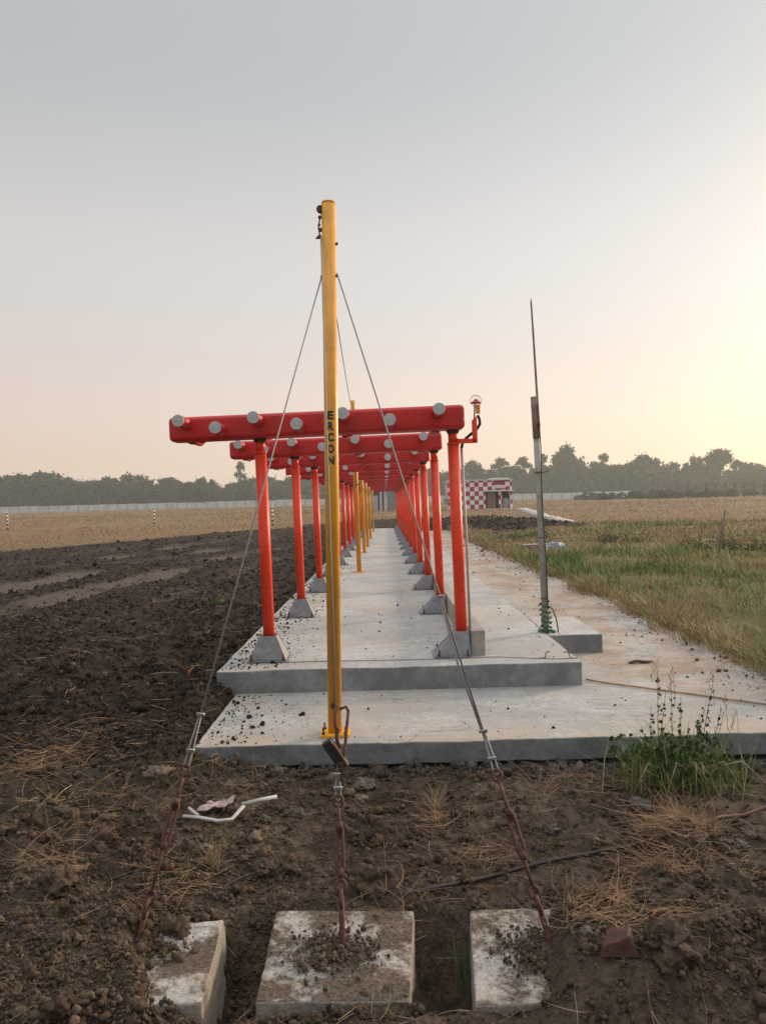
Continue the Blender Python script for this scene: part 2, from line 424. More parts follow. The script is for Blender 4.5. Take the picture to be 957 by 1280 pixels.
# block top dirt: soil lying on the pale top
m, nt, b = new_mat('soil_on_block'); M['blockdirt'] = m
P = N(nt, 'ShaderNodeNewGeometry').outputs['Position']
a1, _ = noise_fac(nt, P, 4.4, 9, .74, .40, .54)
a2, _ = noise_fac(nt, P, 60, 4, .6, .35, .6)
pale = mix(nt, a2, (.50, .475, .44), (.36, .33, .30))
f9, _ = noise_fac(nt, P, 2.2, 3, .5, .4, .6)
pale = mix(nt, f9, pale, (.42, .33, .24), .5)
drt = mix(nt, a2, (.066, .047, .034), (.135, .10, .075))
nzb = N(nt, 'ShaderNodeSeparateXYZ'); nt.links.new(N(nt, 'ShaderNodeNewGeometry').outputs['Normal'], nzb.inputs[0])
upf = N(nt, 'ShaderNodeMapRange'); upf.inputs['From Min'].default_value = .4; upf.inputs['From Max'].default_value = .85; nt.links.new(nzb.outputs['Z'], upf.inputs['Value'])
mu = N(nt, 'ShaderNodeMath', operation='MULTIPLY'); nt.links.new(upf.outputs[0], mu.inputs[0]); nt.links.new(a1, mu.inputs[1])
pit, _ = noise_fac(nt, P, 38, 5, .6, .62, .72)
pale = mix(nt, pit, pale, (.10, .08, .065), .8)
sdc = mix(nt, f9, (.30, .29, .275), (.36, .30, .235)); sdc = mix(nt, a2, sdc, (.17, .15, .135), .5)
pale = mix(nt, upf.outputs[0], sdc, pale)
nt.links.new(mix(nt, mu.outputs[0], pale, drt), b.inputs['Base Color']); b.inputs['Roughness'].default_value = .95
b.inputs['Specular IOR Level'].default_value = .15
_, r2 = noise_fac(nt, P, 70, 6, .7); bump(nt, b, r2, .8, .012)

# lens and glass
m, nt, b = new_mat('red_lens'); M['lens'] = m
b.inputs['Base Color'].default_value = (.55, .01, .04, 1); b.inputs['Roughness'].default_value = .15
m, nt, b = new_mat('clear_glass'); M['glass'] = m
b.inputs['Base Color'].default_value = (.95, .95, .95, 1); b.inputs['Roughness'].default_value = .03
b.inputs['Transmission Weight'].default_value = 1; b.inputs['IOR'].default_value = 1.03


# ------------------------------------------------------------------ object helpers
def link(o, parent=None):
    COL.objects.link(o)
    if parent is not None: o.parent = parent
    return o


def tag(o, label=None, cat=None, group=None, kind=None):
    if label: o['label'] = label
    if cat: o['category'] = cat
    if group: o['group'] = group
    if kind: o['kind'] = kind
    return o


def empty(name, loc, label, cat, group=None, rz=0):
    o = bpy.data.objects.new(name, None); o.empty_display_size = .2
    o.location = loc; o.rotation_euler.z = rz
    link(o); return tag(o, label, cat, group)


def mesh_np(name, v, faces, mat, parent=None, smooth=False, attrs=None):
    """faces: list of arrays, each [n,k]"""
    me = bpy.data.meshes.new(name)
    v = np.asarray(v, np.float32)
    faces = [np.asarray(f, np.int32) for f in faces if len(f)]
    me.vertices.add(len(v)); me.vertices.foreach_set('co', v.ravel())
    nl = sum(f.size for f in faces); npoly = sum(len(f) for f in faces)
    me.loops.add(nl); me.loops.foreach_set('vertex_index', np.concatenate([f.ravel() for f in faces]))
    me.polygons.add(npoly)
    tot = np.concatenate([np.full(len(f), f.shape[1], np.int32) for f in faces])
    st = np.concatenate([[0], np.cumsum(tot)[:-1]]).astype(np.int32)
    me.polygons.foreach_set('loop_start', st)
    me.polygons.foreach_set('loop_total', tot)
    if smooth: me.polygons.foreach_set('use_smooth', np.ones(npoly, bool))
    if attrs:
        for k, a in attrs.items():
            at_ = me.attributes.new(k, 'FLOAT', 'POINT'); at_.data.foreach_set('value', np.asarray(a, np.float32))
    me.update(calc_edges=True); me.validate()
    me.materials.append(mat)
    return link(bpy.data.objects.new(name, me), parent)


class MB:
    """collects shapes into ONE mesh"""
    def __init__(s): s.bm = bmesh.new()

    def box(s, c, size, mat=None, bev=0, seg=2):
        r = bmesh.ops.create_cube(s.bm, size=1)
        vs = r['verts']
        for v in vs: v.co = Vector((v.co.x * size[0], v.co.y * size[1], v.co.z * size[2]))
        if bev:
            es = list({e for v in vs for e in v.link_edges})
            rr = bmesh.ops.bevel(s.bm, geom=es, offset=bev, segments=seg, affect='EDGES', profile=.5)
            vs = list({v for f in rr['faces'] for v in f.verts} | {v for v in vs if v.is_valid})
        for v in vs:
            p = v.co
            if mat is not None: p = mat @ p
            v.co = p + Vector(c)
        return s

    def ring(s, c, ax, ref, r, seg, r2=None):
        ax = ax.normalized(); u = ref - ax * ref.dot(ax)
        u.normalize(); w = ax.cross(u); r2 = r if r2 is None else r2
        return [s.bm.verts.new(c + u * (math.cos(2 * math.pi * k / seg) * r) + w * (math.sin(2 * math.pi * k / seg) * r2)) for k in range(seg)]

    def tube(s, pts, rad, seg=10, cap=True, closed=False, r2=None):
        pts = [Vector(p) for p in pts]
        n = len(pts); rad = rad if isinstance(rad, (list, tuple)) else [rad] * n
        d0 = (pts[1] - pts[0]).normalized()
        ref = Vector((0, 0, 1)) if abs(d0.z) < .9 else Vector((1, 0, 0))
        rings = []
        for i in range(n):
            if closed: d = pts[(i + 1) % n] - pts[i - 1]
            elif i == 0: d = pts[1] - pts[0]
            elif i == n - 1: d = pts[-1] - pts[-2]
            else: d = (pts[i + 1] - pts[i]).normalized() + (pts[i] - pts[i - 1]).normalized()
            d.normalize(); ref = ref - d * ref.dot(d)
            if ref.length < 1e-4: ref = d.orthogonal()
            ref.normalize()
            rings.append(s.ring(pts[i], d, ref, rad[i], seg, None if r2 is None else r2))
        m = n if closed else n - 1
        for i in range(m):
            a, b_ = rings[i], rings[(i + 1) % n]
            for k in range(seg):
                s.bm.faces.new((a[k], a[(k + 1) % seg], b_[(k + 1) % seg], b_[k])).smooth = True
        if cap and not closed:
            s.bm.faces.new(rings[0][::-1]); s.bm.faces.new(rings[-1])
        return s

    def cyl(s, a, b_, r, seg=16, r1=None):
        return s.tube([a, b_], [r, r if r1 is None else r1], seg)

    def torus(s, c, ax, R_, r, seg=18, sseg=8, sx=1.0, long=None):
        """ring; 'long' stretches it along that direction by sx"""
        ax = Vector(ax).normalized(); u = (Vector(long) if long is not None else ax.orthogonal())
        u = (u - ax * u.dot(ax)).normalized(); w = ax.cross(u)
        pts = [Vector(c) + u * (math.cos(2 * math.pi * k / seg) * R_ * sx) + w * (math.sin(2 * math.pi * k / seg) * R_) for k in range(seg)]
        return s.tube(pts, r, sseg, closed=True)

    def dome(s, c, r, h, seg=16, rings=5):
        prev = None; c = Vector(c)
        for i in range(rings):
            a = math.pi / 2 * i / rings
            rg = [s.bm.verts.new(c + Vector((math.cos(2 * math.pi * k / seg) * r * math.cos(a), math.sin(2 * math.pi * k / seg) * r * math.cos(a), h * math.sin(a)))) for k in range(seg)]
            if prev:
                for k in range(seg): s.bm.faces.new((prev[k], prev[(k + 1) % seg], rg[(k + 1) % seg], rg[k])).smooth = True
            else: s.bm.faces.new(rg[::-1])
            prev = rg
        t = s.bm.verts.new(c + Vector((0, 0, h)))
        for k in range(seg): s.bm.faces.new((prev[k], prev[(k + 1) % seg], t)).smooth = True
        return s

    def hull8(s, bot, top):
        b_ = [s.bm.verts.new(Vector(p)) for p in bot]; t = [s.bm.verts.new(Vector(p)) for p in top]
        n = len(b_)
        s.bm.faces.new(b_[::-1]); s.bm.faces.new(t)
        for k in range(n): s.bm.faces.new((b_[k], b_[(k + 1) % n], t[(k + 1) % n], t[k]))
        return s

    def blob(s, c, r, seed=0, sub=2, amp=.25, squash=(1, 1, 1)):
        ret = bmesh.ops.create_icosphere(s.bm, subdivisions=sub, radius=1)
        off = Vector((seed * 3.1, seed * 1.7, seed * 5.3))
        for v in ret['verts']:
            n = v.co.normalized()
            k = 1 + amp * mnoise.noise(n * 1.3 + off) * 1.6 + amp * .5 * mnoise.noise(n * 3.7 + off)
            # facet a little
            v.co = Vector(c) + Vector((n.x * r * k * squash[0], n.y * r * k * squash[1], n.z * r * k * squash[2]))
        return s

    def build(s, name, mat, parent=None, smooth=None, wobble=0, wscale=3, bevel=0):
        if wobble:
            for v in s.bm.verts:
                v.co += mnoise.noise_vector(v.co * wscale) * wobble + mnoise.noise_vector(v.co * wscale * 4) * wobble * .4
        bmesh.ops.recalc_face_normals(s.bm, faces=s.bm.faces)
        if smooth is not None:
            for f in s.bm.faces: f.smooth = smooth
        me = bpy.data.meshes.new(name); s.bm.to_mesh(me); s.bm.free(); me.materials.append(mat)
        o = link(bpy.data.objects.new(name, me), parent)
        if bevel:
            md = o.modifiers.new('bevel', 'BEVEL'); md.width = bevel; md.segments = 2; md.limit_method = 'ANGLE'; md.angle_limit = R(40)
        return o


def copy_tree(o, parent=None):
    c = o.copy(); COL.objects.link(c)
    if parent is not None: c.parent = parent
    for ch in list(o.children): copy_tree(ch, c)
    return c


# ------------------------------------------------------------------ ground sheet
th = np.concatenate([np.arange(-180, -75, 5.0), np.arange(-75, -34, 1.0), np.arange(-34, 34, .115), np.arange(34, 75, 1.0), np.arange(75, 180.1, 5.0)])
rr = np.concatenate([[.3, .8, 1.3, 1.7], np.exp(np.arange(math.log(2.0), math.log(7.2), .0042)), np.exp(np.arange(math.log(7.2), math.log(60), .0075)), np.exp(np.arange(math.log(60), math.log(620), .018))])
TT, RR = np.meshgrid(np.radians(th), rr)
gx = (np.sin(TT) * RR).ravel(); gy_ = (np.cos(TT) * RR).ravel()
gz = height(gx, gy_)
ti, tr, gs = masks(gx, gy_)
nt_, nr = len(th), len(rr)
idx = np.arange(nt_ * nr).reshape(nr, nt_)
q4 = np.stack([idx[:-1, :-1], idx[:-1, 1:], idx[1:, 1:], idx[1:, :-1]], -1).reshape(-1, 4)
ground = mesh_np('ground', np.stack([gx, gy_, gz], 1), [q4[:, ::-1]], M['ground'], smooth=True, attrs={'tilled': ti, 'track': tr, 'grass': gs})
tag(ground, kind='structure')


# ------------------------------------------------------------------ slabs
def slab(name, x0, x1, y0, y1, z0, z1, mat, dx=.14, wob=.010, bev=.012, zc=2):
    bm = bmesh.new(); bmesh.ops.create_cube(bm, size=1)
    for v in bm.verts: v.co = Vector((x0 + (v.co.x + .5) * (x1 - x0), y0 + (v.co.y + .5) * (y1 - y0), z0 + (v.co.z + .5) * (z1 - z0)))
    def cut(co, no): bmesh.ops.bisect_plane(bm, geom=bm.verts[:] + bm.edges[:] + bm.faces[:], plane_co=co, plane_no=no)
    x = x0 + dx
    while x < x1 - .03: cut((x, 0, 0), (1, 0, 0)); x += dx
    y = y0 + dx
    while y < y1 - .05: cut((0, y, 0), (0, 1, 0)); y += dx * max(1, (y / 7))
    for k in range(1, zc + 1): cut((0, 0, z0 + (z1 - z0) * k / (zc + 1)), (0, 0, 1))
    for v in bm.verts:
        n = mnoise.noise_vector(v.co * 2.2) * wob + mnoise.noise_vector(v.co * 9) * wob * .5
        if v.co.z > z1 - 1e-4 and x0 + .02 < v.co.x < x1 - .02 and y0 + .02 < v.co.y < y1 - .02: n = n * .25
        v.co += n
    bmesh.ops.recalc_face_normals(bm, faces=bm.faces)
    me = bpy.data.meshes.new(name); bm.to_mesh(me); bm.free(); me.materials.append(mat)
    o = link(bpy.data.objects.new(name, me))
    md = o.modifiers.new('bevel', 'BEVEL'); md.width = bev; md.segments = 2; md.limit_method = 'ANGLE'; md.angle_limit = R(45)
    return tag(o, kind='structure')


XLO0 = at(243, 938, Z=-.22).x - .02
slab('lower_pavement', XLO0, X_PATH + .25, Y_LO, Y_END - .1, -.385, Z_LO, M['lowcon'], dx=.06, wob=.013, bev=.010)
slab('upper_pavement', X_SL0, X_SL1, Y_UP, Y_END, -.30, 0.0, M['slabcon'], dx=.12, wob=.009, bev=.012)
slab('footing_ledge', -.9, X_PATH - .3, Y_LO - .10, Y_LO + .3, -.56, -.425, M['ledgecon'], dx=.06, wob=.045, bev=.02)
kx0, kx1 = at(587, 817, Z=0).x, at(605, 817, Z=0).x
slab('pavement_kerb', kx0, kx1, 7.72, Y_END - .3, -.02, .255, M['kerbcon'], dx=.16, wob=.003, bev=.008)
s0 = at(697, 815, Z=-.22); s1 = at(752, 815, Z=-.22)
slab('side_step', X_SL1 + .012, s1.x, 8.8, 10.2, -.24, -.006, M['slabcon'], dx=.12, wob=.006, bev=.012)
# strip of concrete running to the hut
pts = [(11.6, 48.5), (12.4, 60), (13.6, 72), (14.6, 83.5)]
v = []; ys = np.linspace(48.5, 83.5, 50)
for y in ys:
    x = np.interp(y, [p[1] for p in pts], [p[0] for p in pts])
    zc_ = max(hz(x - .6, y), hz(x + .6, y)) + .06
    v += [(x - .65, y, zc_ - .3), (x - .65, y, zc_), (x + .65, y, zc_), (x + .65, y, zc_ - .3)]
fs = []
for i in range(len(ys) - 1):
    for k in range(3): fs.append((4 * i + k, 4 * i + k + 1, 4 * i + k + 5, 4 * i + k + 4))
fs.append((3, 2, 1, 0))
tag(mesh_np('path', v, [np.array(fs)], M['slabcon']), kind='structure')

# ------------------------------------------------------------------ antenna frames
XL, XR = at(339, 822, Z=0).x, at(576, 816, Z=0).x
LEAN = -.038
BZ0 = 2.265; TILT = math.tan(R(1.1)); XM = (XL + XR) / 2
BX0, BX1 = at(211, 536, Y=7.7).x, at(580.5, 522, Y=7.7).x
BH, BD = .245, .25
stub_px = [222, 268, 316, 370, 428, 487, 549]
stub_x = [at(p, 525, Y=7.36).x for p in stub_px]


def zbeam(x): return BZ0 + (x - XM) * TILT


def stand_mesh(right):
    """galvanised pyramid stand: front and back plates, sloping sides"""
    mb = MB()
    w0l, w0r = (.19, .19) if not right else (.275, .075)
    wt = .085 if not right else .068; d0, d1 = .16, .075; z0, z1 = .022, .25; t = .007
    for s in (-1, 1):
        mb.hull8([(-w0l, s * d0 - t, z0), (w0r, s * d0 - t, z0), (w0r, s * d0 + t, z0), (-w0l, s * d0 + t, z0)],
                 [(-wt, s * d1 - t, z1), (wt, s * d1 - t, z1), (wt, s * d1 + t, z1), (-wt, s * d1 + t, z1)])
    i = .012
    for (a0, a1) in ((-w0l + i, -wt + i), (w0r - i, wt - i)):
        mb.hull8([(a0 - t, -d0 + .008, z0), (a0 + t, -d0 + .008, z0), (a0 + t, d0 - .008, z0), (a0 - t, d0 - .008, z0)],
                 [(a1 - t, -d1 + .008, z1 - .004), (a1 + t, -d1 + .008, z1 - .004), (a1 + t, d1 - .008, z1 - .004), (a1 - t, d1 - .008, z1 - .004)])
    return mb


def build_frame(y):
    root = empty('antenna_frame', (0, y, 0), '', 'antenna frame', 'red antenna frames in a row along the slab')
    # boom
    mb = MB(); L = BX1 - BX0; xc = (BX0 + BX1) / 2
    mb.box((xc, 0, zbeam(xc) + BH / 2), (L, BD, BH), Matrix.Rotation(-R(1.1), 3, 'Y'), bev=.045, seg=4)
    boom = mb.build('boom', M['red'], root)
    for p in boom.data.polygons: p.use_smooth = True
    md = boom.modifiers.new('wn', 'WEIGHTED_NORMAL')
    # drain plugs below
    for x in (BX0 + .32, -.34, BX1 - .3):
        MB().dome((x, -.03, zbeam(x) - .004), .032, .012).cyl((x, -.03, zbeam(x) - .018), (x, -.03, zbeam(x) + .01), .03, 12).build('drain_plug', M['red'], root)
    first = None
    for side in (-1, 1):
        for i, x in enumerate(stub_x):
            up = (i % 2 == 0) == (side < 0)
            z = zbeam(x) + BH / 2 + (.050 if up else -.032 if side < 0 else -.075)
            if first is None:
                mb = MB(); mb.tube([(0, .02, 0), (0, .0, 0), (0, -.30, 0)], [.066, .058, .056], 20)
                st = mb.build('dipole_stub', M['red'], root)
                cp = MB().cyl((0, -.298, 0), (0, -.314, 0), .0585, 20).cyl((0, -.312, 0), (0, -.318, 0), .012, 10).build('end_cap', M['cap'], st, bevel=.003)
                first = st
            else:
                st = copy_tree(first, root)
            st.location = (x, side * (BD / 2 - .006), z)
            if side > 0: st.rotation_euler.z = math.pi
    for right in (0, 1):
        x = XR if right else XL
        tx = x + LEAN; zt = zbeam(tx)
        def ax(z): return Vector((x + LEAN * (z - .24) / (zt - .24), 0, z))
        mb = MB()
        mb.tube([ax(.2), ax(zt - .13)], .059, 22)
        mb.tube([ax(zt - .135), ax(zt - .02)], .049, 20)
        mb.tube([ax(zt - .15), ax(zt - .128)], .064, 22)
        mb.tube([ax(1.35), ax(1.356)], .0602, 22); mb.tube([ax(.7), ax(.706)], .0602, 22)
        p = mb.build('post', M['post'], root)
        MB().tube([ax(zt - .035), ax(zt - .012), ax(zt + .004)], [.055, .068, .068], 20).build('mounting_collar', M['black'], p)
        sm = stand_mesh(right)
        for v_ in sm.bm.verts: v_.co.x += x
        sm.build('base_stand', M['galv'], p, bevel=.003)
        pw = (.405, .20) if not right else (.30, .145)
        MB().box((x + (0 if not right else -.108), 0, .0125), (pw[0] if not right else .375, .37, .014), bev=.002, seg=1).build('base_plate', M['galv'], p)
        for sx_ in ((-.16, .16) if not right else (-.24, .045)):
            for sy_ in (-.172, .172):
                MB().cyl((x + sx_, sy_, .018), (x + sx_, sy_, .085), .008, 8).cyl((x + sx_, sy_, .019), (x + sx_, sy_, .034), .015, 6).build('anchor_bolt', M['rust'], p)
    return root


ordw = ['first', 'second', 'third', 'fourth', 'fifth', 'sixth', 'seventh', 'eighth', 'ninth', 'tenth', 'eleventh', 'twelfth', 'thirteenth', 'fourteenth']
Y0, SP = 7.8, 3.0
f0 = build_frame(Y0)
for i in range(14):
    fr = f0 if i == 0 else copy_tree(f0)
    fr.location.y = Y0 + SP * i
    fr.rotation_euler.z = 0 if i == 0 else random.uniform(-.002, .002)
    if i == 0: fr['label'] = 'nearest and largest red antenna frame, with the warning lamp on its right post'
    elif i == 13: fr['label'] = 'farthest red antenna frame at the very end of the row above the slab'
    else: fr['label'] = '%s red antenna frame counted from the front of the row' % ordw[i]

# ------------------------------------------------------------------ warning lamp on the first frame
YL = Y0
lamp = empty('warning_lamp', at(570, 552, Y=YL), 'small red warning lamp under a clear dome on a red bracket arm', 'warning lamp')
lamp_inv = lamp.location.copy()
def lp(px, py, dy=0): return at(px, py, Y=YL + dy) - lamp_inv
s = F / YL
mb = MB()
a0, a1 = lp(571, 551.5), lp(593.5, 551)
mb.box((a0 + a1) / 2, ((a1 - a0).length, .05, .045), bev=.004)
b0, b1 = lp(593.5, 553.6), lp(592.2, 523)
mb.hull8([b0 + Vector((dx_, dy_, 0)) for dx_, dy_ in ((-.024, -.025), (.024, -.025), (.024, .025), (-.024, .025))],
         [b1 + Vector((dx_, dy_, (.02 if dx_ > 0 else -.02))) for dx_, dy_ in ((-.024, -.025), (.024, -.025), (.024, .025), (-.024, .025))])
mb.build('bracket_arm', M['post'], lamp, bevel=.003)
MB().tube([lp(592.4, 524), lp(593.0, 505)], .0085, 10).build('stem', M['white'], lamp)
c = lp(597.0, 511.5)
MB().box(c, (.042, .05, .088), bev=.006).build('junction_box', M['yellow'], lamp)
c = lp(594.6, 504.6)
body = MB().cyl(c, c + Vector((0, 0, .014)), .052, 20).build('lamp_base', M['lens'], lamp)
MB().dome(c + Vector((0, 0, .014)), .029, .036).build('lens', M['lens'], lamp)
dm = MB().dome(c + Vector((0, 0, .0145)), .056, .075, 24, 8).build('glass_dome', M['glass'], lamp)
MB().torus(c + Vector((0, 0, .015)), (0, 0, 1), .056, .003).torus(c + Vector((0, 0, .03)), (0, 1, 0), .058, .0022, 24, 6).build('dome_highlight_rings', M['zinc'], lamp)  # rings standing in for the bright edge highlights of the glass dome
cb = [lp(596.5, 519, .03), lp(599, 524, .03), lp(599.5, 530, .03), lp(596, 536, .03), lp(589, 542, .035), lp(582, 548, .04), lp(578, 553, .05), lp(576.6, 560, .06)]
MB().tube(cb, .015, 10).build('lamp_cable', M['black'], lamp)
MB().tube([lp(576.4, 558, .06), lp(583, 680, .06), lp(587.2, 786, .06)], .014, 10).build('conduit', M['conduit'], lamp)

# ------------------------------------------------------------------ yellow masts
MBASE = at(418.8, 918, Z=Z_LO)
MTOP = at(410.3, 254, Y=MBASE.y)
MTOP.y = MBASE.y
mr = .0535


def mpt(z): return MBASE.lerp(MTOP, (z - MBASE.z) / (MTOP.z - MBASE.z))


def on_mast(py): return along(MBASE, MTOP, py)


mast = empty('mast', MBASE, 'tall golden yellow mast in front, lettered down its shaft and stayed by wires', 'mast', 'yellow masts along the slab')
def ml(p): return Vector(p) - MBASE
mb = MB(); mb.tube([ml(MBASE) + Vector((0, 0, .018)), ml(MTOP)], mr, 32)
mb.build('pole', M['yellow'], mast)
MB().tube([ml(MTOP) - Vector((0, 0, .004)), ml(MTOP) + Vector((0, 0, .008))], [mr + .002, mr - .002], 32).build('top_cap', M['yellow'], mast)
MB().box((0, 0, .0115), (.225, .20, .022), bev=.003).build('base_plate', M['yellow'], mast)
for sx_, sy_ in ((-.085, -.07), (.085, -.07), (-.085, .07), (.085, .07)):
    MB().cyl((sx_, sy_, .02), (sx_, sy_, .075), .007, 8).cyl((sx_, sy_, .022), (sx_, sy_, .036), .014, 6).build('bolt', M['rust'], mast)
# pulley cluster at the top left
t = ml(on_mast(262)) + Vector((-mr - .008, -.01, 0))
MB().cyl(t + Vector((.0, -.014, 0)), t + Vector((0, .014, 0)), .030, 20).build('pulley', M['rust'], mast, bevel=.004)
t1 = ml(on_mast(272)) + Vector((-mr - .012, -.01, 0)); t2 = ml(on_mast(297)) + Vector((-mr - .012, -.01, 0))
mb = MB(); mb.tube([t1, t1.lerp(t2, .5) + Vector((-.012, 0, 0)), t2], .006, 8)
for k, (dx_, r_) in enumerate(((0, .014), (-.006, .011), (.004, .016), (-.012, .012))):
    mb.blob(t1.lerp(t2, [.0, .38, .62, .97][k]) + Vector((dx_, 0, 0)), r_, k, 2, .2)
mb.box(t2 + Vector((-.012, 0, -.006)), (.045, .014, .010), bev=.002)
mb.build('wire_clamp', M['rust'], mast)
for px_ in (305, 345):
    c = ml(on_mast(px_)) + Vector((mr, 0, 0))
    MB().cyl(c - Vector((.01, 0, 0)), c + Vector((.016, 0, 0)), .012, 8).build('bolt', M['rust'], mast)
c = ml(on_mast(346)) - Vector((mr, 0, 0))
MB().cyl(c + Vector((.01, 0, 0)), c - Vector((.014, 0, 0)), .012, 8).build('bolt', M['rust'], mast)
# lettering wrapped round the shaft
fc_ = bpy.data.curves.new('lettering', 'FONT'); fc_.size = .088; fc_.align_x = 'CENTER'; fc_.offset = .0042
wordz = [(ch, (y0_ + y1_) / 2) for ch, y0_, y1_ in (('E', 515, 525), ('R', 528, 539), ('C', 541.5, 553), ('O', 556, 567), ('N', 571, 581))]
bml = bmesh.new()
for ch, py in wordz:
    fc_.body = ch
    to = bpy.data.objects.new('t', fc_); COL.objects.link(to)
    bpy.context.view_layer.update()
    dg = bpy.context.evaluated_depsgraph_get()
    me = bpy.data.meshes.new_from_object(to.evaluated_get(dg))
    b2 = bmesh.new(); b2.from_mesh(me); bmesh.ops.triangulate(b2, faces=b2.faces)
    bmesh.ops.subdivide_edges(b2, edges=b2.edges, cuts=3, use_grid_fill=True)
    xs = [v.co.x for v in b2.verts]; yy = [v.co.y for v in b2.verts]
    x0_, x1_, y0_, y1_ = min(xs), max(xs), min(yy), max(yy)
    ctr = ml(on_mast(py)); W_, H_ = .050, .066
    for v in b2.verts:
        u = (v.co.x - (x0_ + x1_) / 2) / (x1_ - x0_) * W_; w = (v.co.y - (y0_ + y1_) / 2) / (y1_ - y0_) * H_
        a = (u - .001) / mr
        q_ = mpt(MBASE.z + ctr.z + w) - MBASE
        v.co = q_ + Vector((math.sin(a) * (mr + .0012), -math.cos(a) * (mr + .0012), 0))
    tmp = bpy.data.meshes.new('t'); b2.to_mesh(tmp); b2.free(); bml.from_mesh(tmp)
    bpy.data.objects.remove(to); bpy.data.meshes.remove(me); bpy.data.meshes.remove(tmp)
mel = bpy.data.meshes.new('lettering'); bml.to_mesh(mel); bml.free(); mel.materials.append(M['ink'])
link(bpy.data.objects.new('lettering', mel), mast)
# ring welded low on the shaft with the hanging hook
c = ml(on_mast(880)) + Vector((.0, -mr - .006, 0))
MB().cyl(c + Vector((0, .012, 0)), c - Vector((0, .012, 0)), .026, 18).build('eye_disc', M['rust'], mast, bevel=.003)

# inner masts
def plain_mast(loc, label):
    r = empty('mast', loc, label, 'mast', 'yellow masts along the slab')
    MB().tube([(0, 0, .015), (-.05, 0, 3.92)], .053, 24).build('pole', M['yellow'], r)
    MB().box((0, 0, .010), (.22, .2, .02), bev=.003).build('base_plate', M['yellow'], r)
    mb = MB(); mb.cyl((-.02, -.06, 2.0), (.03, -.06, 2.0), .012, 8); mb.tube([(-.05, -.062, 3.85), (-.02, -.062, 2.0)], .005, 6)
    mb.build('wire_clamp', M['rust'], r)
    return r


specs = [(449, 715, 'second yellow mast from the front, between the posts of the inner red frames'),
         (455.3, 691, 'third yellow mast from the front, on the slab centre'),
         (459.5, 683.5, 'fourth yellow mast from the front, closely behind the third'),
         (463.0, 673.5, 'fifth yellow mast from the front, second last before the slab ends'),
         (466.8, 664.5, 'farthest yellow mast, at the very end of the slab')]
pm = None; mtops = []
for px, py, lab in specs:
    p = at(px, py, Z=0)
    if pm is None: r = pm = plain_mast(p, lab)
    else: r = copy_tree(pm); r.location = p; r['label'] = lab
    mtops.append(p + Vector((-.05, 0, 3.9)))

# cable running over the mast tops
cbl = MB(); path = [MBASE + t + Vector((-.0, 0, .028))] + [p + Vector((-.055, 0, 0)) for p in mtops]
full = []
for a, b_ in zip(path[:-1], path[1:]):
    for k in range(12):
        u = k / 12; q_ = a.lerp(b_, u); q_.z -= .10 * (b_ - a).length / 12 * 4 * u * (1 - u); full.append(q_)
full.append(path[-1])
o = cbl.tube(full, .006, 6).build('span_cable', M['rust'])
tag(o, 'thin cable slung from the lettered mast top back over the inner masts', 'cable')


# ------------------------------------------------------------------ anchor blocks
def block(name, corners, zt, h, label, grow=.03, seed=1):
    """corners: back-left, back-right, front-right, front-left as seen"""
    cs = [Vector((p[0], p[1], 0)) for p in corners]
    ce = sum(cs, Vector()) / 4
    r = empty(name, (ce.x, ce.y, zt), label, 'anchor block', 'concrete anchor blocks in the foreground')
    bm = bmesh.new()
    n = 14; vs = {}
    def P_(u, w): return (cs[0] * (1 - u) + cs[1] * u) * (1 - w) + (cs[3] * (1 - u) + cs[2] * u) * w - ce
    mb = MB()
    bot = [(c_ - ce) * (1 + grow * 2) for c_ in cs]
    mb.hull8([Vector((p.x, p.y, -h)) for p in bot[::-1]], [Vector((p.x, p.y, 0)) for p in [(c_ - ce) for c_ in cs][::-1]])
    bmesh.ops.subdivide_edges(mb.bm, edges=mb.bm.edges, cuts=21, use_grid_fill=True)
    for v in mb.bm.verts:
        v.co += mnoise.noise_vector(v.co * 5 + Vector((seed * 7, 0, 0))) * .006 + mnoise.noise_vector(v.co * 19 + Vector((seed * 7, 0, 0))) * .004
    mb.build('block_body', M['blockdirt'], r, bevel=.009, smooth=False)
    return r


def c4(pts, Z): return [at(px, py, Z=Z).xy for px, py in pts]
B2 = block('anchor_block', c4([(345, 1138), (517, 1138), (511, 1250), (320, 1252)], ZB), ZB, .36, 'middle concrete anchor block, the whole top showing, smeared with soil', seed=1)
B1 = block('anchor_block', c4([(150, 1158), (279, 1149), (252, 1252), (88, 1262)], -.40), -.40, .36, 'left concrete anchor block half buried in soil, pale right edge showing', grow=.06, seed=2)
B3 = block('anchor_block', c4([(586, 1137), (745, 1135), (815, 1252), (594, 1256)], -.40), -.40, .36, 'right concrete anchor block buried in soil on its right side', grow=.02, seed=3)


